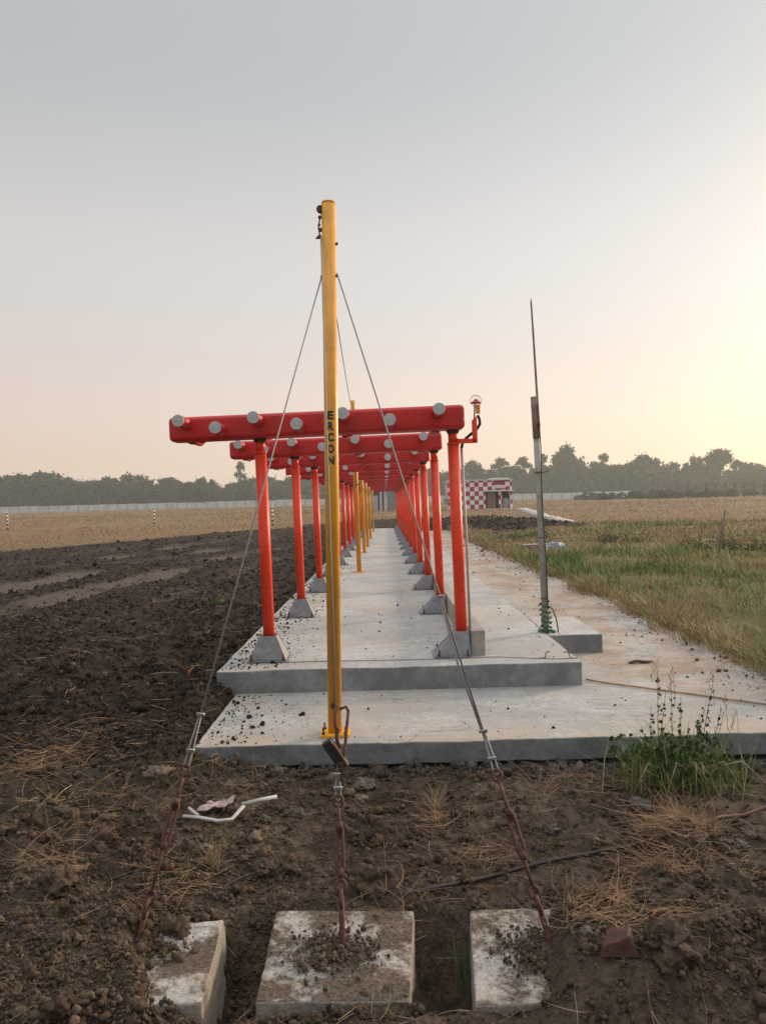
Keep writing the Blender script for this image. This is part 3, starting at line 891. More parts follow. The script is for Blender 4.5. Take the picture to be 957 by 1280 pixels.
# ------------------------------------------------------------------ guy wires with turnbuckles
def chain(name, anchor, top, marks, label, rod_py, wire_r=.0055, tw=.022, long_py=None):
    """marks: picture heights of rod top, turnbuckle bottom, turnbuckle top, eye, clip1, clip2 (along the same straight line)"""
    d = (top - anchor).normalized()
    r = empty(name, anchor, label, 'stay wire', 'stay wires of the lettered mast')
    def P(py): return along(anchor, top, py) - anchor
    view = Vector((0, -1, 0)); side = d.cross(view).normalized(); nrm = side.cross(d).normalized()
    rod_t, tb0, tb1, eye, k1, k2 = marks
    # anchor rod out of the block with bent loop
    MB().tube([-d * .22 - Vector((0, 0, .03)), P(rod_t + 4) * .6, P(rod_t + 4)], .0135, 10).torus(P(rod_t) - d * .005, side, .030, .0105, 18, 8, 1.25, d).build('anchor_rod', M['rust'], r)
    # lower eye + threaded rod
    e0 = P(rod_t) + d * .035
    MB().torus(e0 + d * .012, nrm, .022, .0085, 16, 8, 1.2, d).tube([e0 + d * .035, P(tb0) + d * .06], .0085, 8).build('eye_bolt', M['rust'], r)
    mb = MB(); a, b_ = P(tb0), P(tb1); Lb = (b_ - a).length
    for s_ in (-1, 1): mb.tube([a + side * s_ * .007, a + d * .03 + side * s_ * tw * .72, b_ - d * .03 + side * s_ * tw * .72, b_ + side * s_ * .007], .0085, 8)
    mb.tube([a - d * .008, a + d * .028], .017, 8); mb.tube([b_ - d * .028, b_ + d * .008], .017, 8)
    mb.build('turnbuckle', M['rust'], r)
    e1 = P(eye)
    MB().tube([b_ - d * .05, e1 - d * .03], .0085, 8).torus(e1 - d * .006, nrm, .022, .008, 16, 8, 1.2, d).build('eye_bolt', M['rust'], r)
    # doubled wire with clips
    q1, q2 = P(k1), P(k2)
    loop = [q2 + side * .004, q1 + side * .012, e1 + d * .03 + side * .013, e1 + d * .004 + side * .009, e1 - d * .004, e1 + d * .004 - side * .009, e1 + d * .03 - side * .013, q1 - side * .010, q2 - side * .005]
    rp = MB().tube(loop, wire_r * .9, 8)
    rp.tube([q1.lerp(q2, .7), top - anchor], wire_r, 8)
    rp.build('wire_rope', M['wire'], r)
    clips = [q1, q2]
    if long_py:
        q3 = P(long_py); clips.append(q3)
        MB().tube([q2 - side * .006, q2.lerp(q3, .5) - side * .020, q3 - side * .004], wire_r, 8).build('wire_tail', M['wire'], r)
    for q_ in clips:
        MB().box(q_, (.045, .016, .014), bev=.003).tube([q_ - side * .018 - nrm * .012, q_ - side * .018 + nrm * .014, q_ + side * .018 + nrm * .014, q_ + side * .018 - nrm * .012], .004, 6).build('rope_clip', M['zinc'], r)
    return r, d, side, nrm


T1 = on_mast(346) + Vector((-mr - .006, -.0, 0)); A1 = at(172, 1178, Z=-.40)
T3 = on_mast(342) + Vector((mr + .006, -.0, 0)); A3 = at(690, 1185, Z=-.40)
T2 = on_mast(296) + Vector((-mr - .004, -.035, 0)); A2 = at(428.5, 1186, Z=-.40)
chain('stay_wire', A1, T1, (1135, 1060, 1000, 962, 938, 893), 'left stay wire slanting from the mast to the half buried block', 1170)
chain('stay_wire', A3, T3, (1130, 1072, 1013, 968, 948, 914), 'right stay wire crossing the red posts down to the right block', 1170, long_py=746)
r2, d2, side2, nrm2 = chain('stay_wire', A2, T2, (1122, 1094, 1030, 1000, 985, 968), 'middle stay wire hanging straight down the lettered mast front', 1170)
# hook, tackle block on the middle stay
def p2(py, dx=0): return along(A2, T2, py) - A2 + Vector((dx, -.012, 0))
MB().tube([p2(886), p2(905, -.002), p2(912, .006), p2(922, .002), p2(934, .012)], [.011, .009, .012, .009, .010], 8).build('link_chain', M['rust'], r2)
MB().tube([p2(886, .02), p2(883, .055), p2(888, .066), p2(900, .060), p2(915, .050), p2(930, .045), p2(942, .035), p2(975, .016)], .008, 8).build('hook', M['rust'], r2)
c = p2(937, -.005)
mt = Matrix.Rotation(R(-32), 3, 'Y')
MB().box(c + Vector((-.012, -.01, 0)), (.052, .05, .125), mt, bev=.008).build('tackle_block', M['black'], r2)
MB().box(c + Vector((.026, -.018, -.012)), (.010, .056, .130), mt, bev=.002).build('side_plate', M['rust'], r2)

# ------------------------------------------------------------------ grey post with lightning rod
GB = at(682, 790, Z=0.0)
def earth_post(base, label, plant):
    r = empty('earthing_post', base, label, 'earthing post', 'grey posts with rods on the slab edge')
    Yp = GB.y
    def g(px, py, dy=0): return at(px, py, Y=Yp + dy) - GB
    MB().tube([g(682, 791), g(667.6, 497)], [.040, .036], 14).build('pole', M['greypost'], r)
    MB().tube([g(670.0, 548, -.012), g(666.9, 496, -.012)], [.041, .041], 8).build('wooden_sleeve', M['wood'], r)
    MB().tube([g(673.2, 534, -.05), g(671, 497, -.03), g(666.5, 425, 0), g(663.4, 378, 0), g(663.2, 372, 0)], [.015, .014, .012, .010, .002], 8).build('rod', M['wood'], r)
    MB().tube([g(673.5, 527, -.06), g(675.5, 560, -.05), g(676, 590, -.05), g(678, 640, -.05), g(682, 700, -.05), g(684.5, 760, -.05)], .007, 8).build('down_lead', M['black'], r)
    mb = MB()
    for py in (508, 590, 672, 748):
        c_ = g(667.6 + (py - 497) * .0492, py); mb.torus(c_, g(682, 791) - g(667.6, 497), .047, .004, 16, 6)
    mb.tube([g(668, 591.5, -.05), g(676, 591, -.055), g(684, 589, -.055), g(686, 587.5, -.05)], .005, 6)
    mb.build('tie_wire', M['black'], r)
    MB().box(g(673.0, 531, -.055), (.03, .025, .04), bev=.004).build('clamp', M['rust'], r)
    return r, g


ep, g = earth_post(GB, 'grey post with a thin pointed rod and green rope coiled at its foot', True)
mb = MB(); pts = []
for k in range(70):
    a = k * .55; py = 752 + 38 * (k / 69) ** .9; c_ = g(680.2 + (py - 752) * .05, py)
    rr_ = .055 + .020 * math.sin(k * 1.7) + .03 * (k > 60)
    pts.append(c_ + Vector((math.cos(a) * rr_, math.sin(a) * rr_, .018 * math.sin(k * 2.3))))
mb.tube(pts, .0085, 6)
mb.tube([g(684, 757, -.04), g(690, 761, -.05), g(694.5, 772, -.05), g(697, 786, -.03), g(697.5, 797, .02), g(697.8, 803, .1)], .008, 6)
for k in range(8):
    a = k * .8; c_ = g(683, 789); mb.tube([c_, c_ + Vector((math.cos(a) * .06, math.sin(a) * .05, .015)), c_ + Vector((math.cos(a) * .11, math.sin(a) * .09, -.005))], .006, 6)
mb.build('rope_coil', M['rope'], ep)
ep2 = copy_tree(ep); ep2.location = (at(552, 687, Z=-.05).x, 26.6, -.03); ep2['label'] = 'farther thin grey post with a rod, close beside the second red frame right post'
for ch in list(ep2.children):
    if ch.name.startswith('rope_coil'): bpy.data.objects.remove(ch)

# small steel on the slab
for (px, lab) in ((681, 'left one of two bent steel hooks near the slab corner'), (712, 'right one of two bent steel hooks near the slab corner')):
    a = at(px - 6 if px < 700 else px + 6, 823, Z=.004); b_ = at(px, 822, Z=.004)
    s_ = 1 if px < 700 else -1
    o = MB().tube([a - Vector((s_ * .02, 0, 0)), b_, b_ + Vector((s_ * .01, .01, .045)), b_ + Vector((s_ * .03, .02, .055)), b_ + Vector((s_ * .055, .03, .048))], .0055, 6).build('steel_hook', M['rust'])
    tag(o, lab, 'hook', 'bent steel hooks on the slab')
pts = [at(x_, y_, Z=.006) for x_, y_ in ((350, 828), (420, 826), (470, 825.5), (560, 823.5), (620, 821), (690, 823.5), (722, 822.5))]
tag(MB().tube(pts, .0035, 6).build('thin_wire', M['wire']), 'thin dark wire lying across the front of the upper slab', 'wire')
pts = [at(x_, y_, Z=Z_LO + .012) for x_, y_ in ((732, 849), (760, 854), (800, 859), (860, 867), (910, 874), (975, 883))]
tag(MB().tube(pts, .008, 8).build('pipe', M['strawred']), 'thin reddish pipe lying on the low slab right of the step', 'pipe')

# ------------------------------------------------------------------ hut
YH = 85.0
hx0, hx1 = at(560, 636, Y=YH).x, at(640, 634, Y=YH).x
zh = hz((hx0 + hx1) / 2, YH) - .02
zh = at(600, 636, Y=YH).z
hut = empty('hut', (hx0, YH, zh), 'small hut painted in red and white chequers with a dark porch on its right', 'hut')
HW = hx1 - hx0; HH = .49 * 6.35; HD = 4.4
px0 = HW - 2.95; px1 = HW - .30
# the front wall with the porch opening: pieces butted round it
mb = MB()
mb.box((px0 / 2, .1, HH / 2 - .3), (px0, .2, HH + .6)).box(((px0 + HW) / 2, .1, HH - .6), (HW - px0, .2, 1.2))
mb.box((HW - .15, .1, (HH - 1.2) / 2), (.3, .2, HH - 1.2)).box((HW - 1.30, .1, (HH - 1.2) / 2), (.34, .2, HH - 1.2))
mb.box((.1, HD / 2 + .1, HH / 2 - .3), (.2, HD - .2, HH + .6)).box((HW - .1, HD / 2 + .1, HH / 2 - .3), (.2, HD - .2, HH + .6)).box((HW / 2, HD + .1, HH / 2 - .3), (HW, .2, HH + .6))
mb.box(((px0 + HW) / 2, .1, -.3), (HW - px0, .2, .6))
mb.build('wall', M['chequer'], hut)
MB().box((HW / 2, HD / 2, HH + .06), (HW + .15, HD + .3, .12)).box((HW - 1.2, HD / 2 - .05, HH + .2), (1.9, HD * .8, .16)).build('roof', M['lintel'], hut)
MB().box((px0 + 1.45, -.25, HH - 1.17), (3.2, .55, .13)).build('sunshade', M['lintel'], hut)
MB().box((px0 + 1.7, -.03, HH - .95), (1.4, .05, .13)).box((px0 + 1.55, -.02, HH - .25), (1.3, .04, .5)).build('painted_panel', M['redpaint'], hut)
MB().box((px0 + 1.55, -.02, HH - .75), (1.4, .03, .42)).build('name_board', M['lintel'], hut)
MB().box((px0 + 1.4, .9, (HH - 1.2) / 2), (2.8, .1, HH - 1.2)).build('porch_back', M['dark'], hut)  # near black panel: the shade inside the porch put into its colour
dr = MB().box((px0 + .72, .45, (HH - 1.3) / 2), (.95, .06, HH - 1.3)).build('door', M['door'], hut)
MB().box((HW - .68, .35, .55), (.62, .5, 1.1), bev=.04).build('cabinet', M['greybox'], hut)
MB().box((px0 - 4.2, -.16, .95), (.8, .3, .55), bev=.03).build('air_conditioner', M['greybox'], hut)
slab_h = MB().box((px0 + 1.6, -.7, -.08), (3.4, 1.1, .12)).build('door_step', M['lintel'], hut)

# grey shed beyond the end of the row
YS = 92.0
sx0, sx1 = at(463, 640, Y=YS).x, at(507, 640, Y=YS).x
zs = at(485, 641, Y=YS).z
shed = empty('shed', (sx0, YS, zs), 'low grey shed beyond the far end of the slab, open on its left', 'shed')
W = sx1 - sx0
MB().box((W * .74, 1.5, 1.3), (W * .52, 3, 3.2)).build('wall', M['shedwall'], shed)
MB().box((W * .22, 2.8, 1.3), (W * .44, .2, 3.2)).build('rear_wall', M['shedwall'], shed)
for fx in (.04, .30, .42):
    MB().box((W * fx, .15, 1.3), (.28, .3, 3.2)).build('column', M['farcon'], shed)
MB().box((W / 2, 1.5, 2.98), (W + .4, 3.4, .16)).build('roof', M['shedwall'], shed)
MB().box((W * .13, .5, .9), (.7, .5, 2.4), bev=.03).build('panel', M['farcon'], shed)

# ------------------------------------------------------------------ far boundary wall, wire fence
YW = 300.0
bw = empty('boundary_wall', (0, YW, 0), 'long pale precast boundary wall in front of the tree line', 'wall')
x = at(-12, 640, Y=YW).x; xe = at(778, 620, Y=YW).x; k = 0
prev = None
while x < xe:
    z = hz(x + 1.8, YW); hh = 2.35 + random.uniform(-.1, .15)
    if prev is None:
        pan = MB().box((0, 0, .9), (3.55, .12, 3.0)).build('wall_panel', M['farcon'], bw)
        pst = MB().box((0, -.02, 1.0), (.26, .26, 3.2)).build('wall_post', M['shedwall'], bw); prev = 1
    else:
        pan = pan.copy(); COL.objects.link(pan); pst = pst.copy(); COL.objects.link(pst)
    pan.location = (x + 1.9, 0, z + random.uniform(-.12, .12)); pst.location = (x, 0, z + .05)
    x += 3.85
YF = 150.0
wf = empty('wire_fence', (at(890, 622, Y=YF).x, YF, 0), 'rusty wire fence on thin posts at the right edge of the dry field', 'fence')
xs_ = [at(p, 622, Y=YF).x for p in range(822, 975, 12)]
fx = wf.location.x; fp = None
for x in xs_:
    z = at(900, 624, Y=YF).z
    if fp is None: fp = MB().box((0, 0, 1.3), (.16, .16, 3.6)).tube([(0, 0, 3.05), (.35, 0, 3.5)], .06, 6).build('fence_post', M['fencepost'], wf)
    else: fp = fp.copy(); COL.objects.link(fp)
    fp.location = (x - fx, random.uniform(-.2, .2), z + random.uniform(-.15, .15)); fp.rotation_euler.y = random.uniform(-.03, .03)
mb = MB()
for h in (.6, 1.1, 1.6, 2.1, 2.6, 3.0): mb.tube([(xs_[0] - fx, 0, z + h), (xs_[-1] - fx, 0, z + h)], .022, 4)
mb.build('fence_wire', M['fencepost'], wf)

# striped field markers, stake
mk = None
for (px, py, Yk, lab) in ((10, 664, 62, 'black and white striped marker post at the far left edge of the field'),
                          (193, 655, 66, 'black and white striped marker post in the dry field left of the frames'),
                          (341, 658, 56, 'black and white striped marker post seen beside the nearest left red post')):
    p = at(px, py, Y=Yk); p.z = hz(p.x, p.y)
    if mk is None:
        mk = MB().tube([(0, 0, -.2), (0, 0, 1.45)], .07, 8).build('marker_post', M['stripe'])
        o = mk
    else: o = mk.copy(); COL.objects.link(o)
    o.location = p; tag(o, lab, 'marker post', 'striped marker posts in the field')
p = at(897, 687, Y=23); zt = at(906, 638, Y=23)
o = MB().tube([p - Vector((0, 0, .2)), p.lerp(zt, .55), zt], [.045, .043, .038], 8).build('stake', M['wood']); tag(o, 'leaning weathered wooden stake standing in the right grass', 'stake')

# plank and bag on the grass
p = at(679, 681, Y=26.5)
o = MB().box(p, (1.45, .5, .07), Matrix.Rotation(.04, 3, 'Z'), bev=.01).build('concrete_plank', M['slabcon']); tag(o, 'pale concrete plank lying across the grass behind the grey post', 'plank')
p = at(690, 687, Y=25.9)
mb = MB(); mb.blob(p, .30, 4, 4, .5, (1.1, .6, .8)); mb.blob(p + Vector((.27, -.05, -.12)), .13, 9, 3, .5, (1, .7, .8))
tag(mb.build('plastic_bag', M['bag'], smooth=False), 'crumpled blue and white plastic bag under the plank edge', 'plastic bag')

# ------------------------------------------------------------------ rubbish, hose and stones in the foreground
def gpt(px, py, lift=0.0):
    """ground point seen at a picture position"""
    z = -.42
    for _ in range(12):
        p = at(px, py, Z=z); z = hz(p.x, p.y)
    return Vector((p.x, p.y, z + lift))


pts = [gpt(*q_, .012) for q_ in ((500, 1122), (530, 1114), (570, 1107), (610, 1099), (650, 1088), (690, 1078), (740, 1069), (788, 1060), (830, 1046), (866, 1038))]
tag(MB().tube(pts, .011, 8).build('ground_cable', M['cable']), 'dark cable snaking over the soil behind the right anchor block', 'cable')
pts = [gpt(*q_, .012) for q_ in ((872, 1036), (900, 1026), (930, 1018), (965, 1009), (1000, 1000))]
tag(MB().tube(pts, .013, 8).build('strap', M['strap']), 'dull red strap running off from the straw heap to the right edge', 'strap')
WPZ = .022 + max(gpt(px_, py_).z for px_, py_ in ((236, 1015), (260, 1020), (290, 1024), (310, 1006), (340, 998)))
def wp(px, py, l):
    p = at(px, py, Z=WPZ + l - .012); p.z = max(p.z, hz(p.x, p.y) + .012); return p
tr_ = empty('plastic_pipe', gpt(300, 1012), 'bent white plastic pipe lying on the soil by the left stay wire', 'pipe')
o0 = tr_.location.copy()
MB().tube([wp(302, 1006, .02) - o0, wp(322, 1001, .03) - o0, wp(346, 996, .035) - o0], .0145, 10).build('straight_length', M['white'], tr_)
MB().tube([wp(229, 1020, .03) - o0, wp(250, 1022, .02) - o0, wp(272, 1026, .02) - o0, wp(290, 1024, .02) - o0, wp(304, 1008, .03) - o0], .009, 8, r2=.015).build('flattened_length', M['white'], tr_)
MB().tube([wp(236, 1010, .04) - o0, wp(248, 1020, .02) - o0], .010, 8).build('broken_end', M['white'], tr_)
# pink rag: a crumpled thick sheet
bm = bmesh.new(); bmesh.ops.create_grid(bm, x_segments=22, y_segments=12, size=.5)
c0 = gpt(270, 1013, .02)
for v in bm.verts:
    u, w = v.co.x, v.co.y
    v.co = Vector((u * .17 + w * .05 + .02 * mnoise.noise(Vector((u * 2, w * 2, 9))), w * .13 + .04 * mnoise.noise(Vector((u * 2.5, w * 2, 3))), .02 + .03 * mnoise.noise(Vector((u * 2.2, w * 2.6, 1))) + .010 * mnoise.noise(Vector((u * 6, w * 5, 5))) + .02 * u))
me = bpy.data.meshes.new('rag'); bm.to_mesh(me); bm.free(); me.materials.append(M['pink'])
rag = link(bpy.data.objects.new('rag', me)); rag.location = c0; md = rag.modifiers.new('s', 'SOLIDIFY'); md.thickness = .005
tag(rag, 'faded pink rag caught in the bent white pipe', 'rag')
p = gpt(772, 1188, .03)
o = MB().hull8([p + Vector(q_) for q_ in ((-.075, -.03, -.04), (.075, -.045, -.04), (.085, .05, -.04), (-.03, .055, -.04))], [p + Vector(q_) for q_ in ((-.07, -.02, -.005), (.03, -.03, .035), (.06, .04, .045), (-.02, .05, .03))])
bmesh.ops.subdivide_edges(o.bm, edges=o.bm.edges, cuts=4, use_grid_fill=True)
tag(o.build('tile_shard', M['brick'], wobble=.005, wscale=30, bevel=.003), 'broken reddish tile shard on the soil right of the right block', 'tile shard')
stones = [((466, 1112), .085, 'large soil covered boulder just behind the middle anchor block', M['clod'], (1.1, .8, .95)),
          ((733, 1168), .026, 'small round grey pebble beside the right anchor block', M['stone'], (1.15, 1, .8)),
          ((456, 984), .060, 'rounded grey stone below the low slab near the middle stay wire', M['stone'], (1.2, 1, .55)),
          ((330, 1027), .030, 'small angular stone just right of the pink rag', M['stone'], (1.1, 1, .9)),
          ((373, 1021), .034, 'grey stone between the pink rag and the middle stay wire', M['stone'], (1, 1, .8)),
          ((840, 1192), .100, 'big rough soil lump right of the tile shard', M['clod'], (1.2, .9, .7)),
          ((80, 1112), .075, 'dark clod topped with straw at the left side of the foreground', M['clod'], (1.1, .9, .8)),
          ((348, 968), .045, 'brown stone at the foot of the low slab left of the mast', M['stone'], (1, 1, .8)),
          ((258, 1064), .030, 'loose round stone above the dry straw tuft', M['stone'], (1.2, 1, .7)),
          ((330, 1092), .055, 'grey lump of earth above the gap between two blocks', M['clod'], (1.2, 1, .7)),
          ((690, 1040), .035, 'brown stone near the right turnbuckle', M['stone'], (1.2, 1, .7)),
          ((800, 1010), .055, 'smooth brown stone below the green weed', M['stone'], (1.2, 1, .7)),
          ((925, 1060), .035, 'dull brown stone at the right edge below the strap', M['stone'], (1.2, 1, .7))]
for k, ((px, py), r_, lab, mt_, sq) in enumerate(stones):
    p = gpt(px, py)
    lump = mt_ is M['clod']
    o = MB().blob((0, 0, 0), r_, k + 20, 5, .55 if lump else .38, sq).build('soil_lump' if lump else 'stone', mt_, smooth=not lump, wobble=r_ * (.20 if lump else .10), wscale=1.6 / r_)
    o.location = p + Vector((0, 0, r_ * .35)); o.rotation_euler.z = k * 1.3
    tag(o, lab, 'stone' if mt_ is M['stone'] else 'soil lump')


# ------------------------------------------------------------------ scattered stuff
def rot_rand(n):
    q = rng.normal(size=(n, 4)); q /= np.linalg.norm(q, axis=1)[:, None]
    w, x, y, z = q.T
    return np.stack([np.stack([1 - 2 * (y * y + z * z), 2 * (x * y - z * w), 2 * (x * z + y * w)], -1),
                     np.stack([2 * (x * y + z * w), 1 - 2 * (x * x + z * z), 2 * (y * z - x * w)], -1),
                     np.stack([2 * (x * z - y * w), 2 * (y * z + x * w), 1 - 2 * (x * x + y * y)], -1)], 1)


def ico(sub):
    bm = bmesh.new(); bmesh.ops.create_icosphere(bm, subdivisions=sub, radius=1)
    v = np.array([v.co[:] for v in bm.verts]); f = np.array([[q.index for q in fc.verts] for fc in bm.faces]); bm.free()
    return v, f


def clods(name, pos, rad, mat, sub=1, kind='stuff', amp=.22, dry=.0, subs=(2, 1)):
    n = len(pos); big = rad > np.quantile(rad, .86)
    Vs, Fs, As = [], [], []; off_ = 0
    for sel, sb in ((big, subs[0]), (~big, subs[1])):
        v, f = ico(sb); k_ = int(sel.sum())
        if not k_: continue
        var = []
        for k in range(14):
            off = Vector((k * 3.3, k * 1.1, k * 7.7)); rg_ = np.random.default_rng(k + 50)
            pn = rg_.normal(size=(9, 3)); pn /= np.linalg.norm(pn, axis=1)[:, None]; pd = rg_.uniform(.62, .95, 9)
            lim = np.min(np.where(v @ pn.T > .05, pd / np.maximum(v @ pn.T, .05), 9), 1)
            r_ = np.minimum(1.0, lim) * (1 + amp * np.array([1.3 * mnoise.noise(Vector(q) * 1.4 + off) + 1.2 * mnoise.noise(Vector(q) * 3.6 + off) + .6 * mnoise.noise(Vector(q) * 8 + off) for q in v]))
            var.append(v * r_[:, None])
        var = np.array(var)[rng.integers(0, 14, k_)]
        sc = rad[sel][:, None] * rng.uniform(.65, 1.35, (k_, 3)) * 1.1
        V = np.einsum('nij,nkj->nki', rot_rand(k_), var * sc[:, None, :]) + pos[sel][:, None, :]
        Fs.append((f[None] + (np.arange(k_) * len(v))[:, None, None] + off_).reshape(-1, 3)); Vs.append(V.reshape(-1, 3)); off_ += k_ * len(v)
        As.append(np.repeat(np.clip(rng.beta(1.4, 3.2, k_) + dry, 0, 1), len(v)))
    o = mesh_np(name, np.concatenate(Vs), [np.concatenate(Fs)], mat, smooth=False, attrs={'rnd': np.concatenate(As)})
    return tag(o, kind=kind)


def crumble(x, y, rad, thr, kids):
    """every clod above thr becomes a heap of its own crumbs"""
    big = rad > thr
    bx, by, br = x[big], y[big], rad[big]
    k = rng.integers(kids[0], kids[1], len(bx)); ix = np.repeat(np.arange(len(bx)), k); m_ = len(ix)
    d = rng.normal(0, .62, (m_, 2)); hz_ = np.clip(1 - (d ** 2).sum(1) / 1.6, 0, 1) * rng.uniform(.1, 1, m_)
    cr = br[ix] * np.clip(np.exp(rng.normal(math.log(.24), .45, m_)), .08, .5)
    cx, cy_ = bx[ix] + d[:, 0] * br[ix], by[ix] + d[:, 1] * br[ix]
    lift = hz_ * br[ix] * .9
    return (np.concatenate([x[~big], cx]), np.concatenate([y[~big], cy_]), np.concatenate([rad[~big], cr]), np.concatenate([np.zeros((~big).sum()), lift]))


def clod_mat(name, stops):
    m, nt, b = new_mat(name)
    a = N(nt, 'ShaderNodeAttribute', attribute_name='rnd')
    rp = N(nt, 'ShaderNodeValToRGB'); e = rp.color_ramp.elements
    while len(e) < len(stops): e.new(.5)
    for el, (p, c) in zip(e, stops): el.position = p; el.color = col4(c)
    nt.links.new(a.outputs['Fac'], rp.inputs['Fac'])
    P = N(nt, 'ShaderNodeNewGeometry').outputs['Position']
    f, raw = noise_fac(nt, P, 45, 5, .7, .35, .65)
    nt.links.new(mix(nt, f, rp.outputs['Color'], stops[0][1], .5), b.inputs['Base Color'])
    b.inputs['Roughness'].default_value = .95; b.inputs['Specular IOR Level'].default_value = .12
    _, r2 = noise_fac(nt, P, 120, 5, .7); bump(nt, b, r2, .8, .012)
    return m


M['fclod'] = clod_mat('foreground_clod', [(0, (.060, .041, .028)), (.35, (.115, .080, .054)), (.7, (.175, .125, .086)), (1, (.26, .20, .145))])
M['rubble'] = clod_mat('grey_rubble', [(0, (.045, .036, .030)), (.4, (.09, .075, .062)), (.75, (.15, .135, .12)), (1, (.24, .225, .205))])
M['tclod'] = clod_mat('ploughed_clod', [(0, (.023, .016, .012)), (.4, (.054, .038, .028)), (.75, (.100, .073, .054)), (1, (.20, .15, .112))])


def ok_ground(x, y):
    xb = np.interp(y, [5.6, 7.25, 7.35, 60], [XL_FRONT + .03, -1.42, -1.60, -1.60])
    on = (x > xb) & (x < X_PATH) & (y > 5.66) & (y < Y_END)
    return ~on


def polar(n, r0, r1, a0, a1, p=1.0):
    """samples whose density falls with distance"""
    r = np.exp(rng.uniform(math.log(r0), math.log(r1), n)); a = np.radians(rng.uniform(a0, a1, n))
    return np.sin(a) * r, np.cos(a) * r


# foreground clods and gravel
x, y = polar(34000, 2.2, 6.2, -36, 36)
m_ = ok_ground(x, y) & (vnoise(x * 1.7, y * 1.7, 5) + .5 * (x < -.6) > rng.uniform(.05, 1.0, len(x))); x, y = x[m_], y[m_]
rad = np.clip(np.exp(rng.normal(math.log(.0055), .80, len(x))), .0022, .050)
inb = np.zeros(len(x), bool)
for B in (c4([(345, 1138), (517, 1138), (511, 1250), (320, 1252)], ZB), c4([(586, 1137), (680, 1135), (690, 1252), (594, 1256)], ZB)):
    xs = [p[0] for p in B]; ys_ = [p[1] for p in B]; inb |= (x > min(xs) - .01) & (x < max(xs) + .01) & (y > min(ys_)) & (y < max(ys_))
zz = height(x, y) + rad * .25
keep = ~inb
x, y, rad, lift = crumble(x[keep], y[keep], rad[keep], .0095, (10, 22)); m_ = ok_ground(x, y + .02); x, y, rad, lift = x[m_], y[m_], rad[m_], lift[m_]
clods('soil_crumbs', np.stack([x, y, height(x, y) + rad * .2 + lift], 1), rad, M['fclod'], 1)
# grey rubble along the foot of the low slab
x = rng.uniform(-1.2, 3.2, 900); y = Y_LO - .04 - np.abs(rng.normal(0, .13, 900)); rad = np.clip(np.exp(rng.normal(math.log(.012), .6, 900)), .004, .05)
clods('rubble', np.stack([x, y, height(x, y) + rad * .25], 1), rad, M['rubble'], 1)
# bigger rough lumps, sunk into the soil
x, y = polar(420, 2.5, 5.6, -35, 35)
m_ = ok_ground(x, y + .05) & (vnoise(x * 1.3, y * 1.3, 97) + .45 * (x < -.5) > rng.uniform(.45, 1.15, len(x))) & ~((np.abs(x + .05) < .5) & (y < 3.9) & (y > 2.9)) & ~((x > .35) & (x < .75) & (y < 3.8))
gp_ = gpt(290, 1014); m_ &= np.hypot(x - gp_.x, y - gp_.y) > .38
x, y = x[m_], y[m_]; rad = np.clip(np.exp(rng.normal(math.log(.030), .4, len(x))), .015, .07)
clods('soil_lumps', np.stack([x, y, height(x, y) + rad * .1], 1), rad, M['fclod'], amp=.42, subs=(4, 3))
# gravelly patch left of the left block
x, y = polar(9000, 2.4, 4.2, -36, -6)
rad = np.clip(np.exp(rng.normal(math.log(.0058), .42, len(x))), .002, .013)
zz = height(x, y) + rad * .15
clods('gravel', np.stack([x, y, zz], 1), rad, M['fclod'], 1)
# ploughed clods of the left field
x, y = polar(26000, 5.5, 60, -34, 4)
tl, tk, _ = masks(x, y); m_ = ok_ground(x, y) & (tl * (1 - .85 * tk) > rng.uniform(.1, 1, len(x))); x, y = x[m_], y[m_]
rad = np.clip(np.exp(rng.normal(math.log(.015), .60, len(x))), .006, .085) * (1 + y / 60)
x, y, rad, lift = crumble(x, y, rad, .026, (5, 11)); m_ = ok_ground(x, y); x, y, rad, lift = x[m_], y[m_], rad[m_], lift[m_]
clods('ploughed_clods', np.stack([x, y, height(x, y) + rad * .2 + lift], 1), rad, M['tclod'], 1)
x, y = polar(9000, 38, 66, -9, 16)
tl, tk, _ = masks(x, y); m_ = ok_ground(x, y) & (x > 1) & (tl > rng.uniform(.1, 1, len(x))); x, y = x[m_], y[m_]
rad = np.clip(np.exp(rng.normal(math.log(.05), .6, len(x))), .02, .22)
x, y, rad, lift = crumble(x, y, rad, .07, (6, 12))
clods('dirt_heap_clods', np.stack([x, y, height(x, y) + rad * .2 + lift], 1), rad, M['tclod'], 1)
# litter and soil trodden onto the path beside the slab
n = 5200; y = np.exp(rng.uniform(math.log(6.0), math.log(34), n)); x = 3.95 - np.abs(rng.normal(0, .55, n)) * rng.uniform(.2, 1.9, n)
m_ = (x > X_SL1 + .05) & ~((x < 2.6) & (y > 8.6) & (y < 10.4)) & (vnoise(x * 1.6, y * .8, 93) + .5 * (x > 3.5) > rng.uniform(.15, 1.1, n)); x, y = x[m_], y[m_]
rad = np.clip(np.exp(rng.normal(math.log(.0052), .6, len(x))), .002, .03) * np.maximum(1, y / 14)
clods('path_crumbs', np.stack([x, y, Z_LO + rad * .15], 1), rad, M['fclod'], 1)
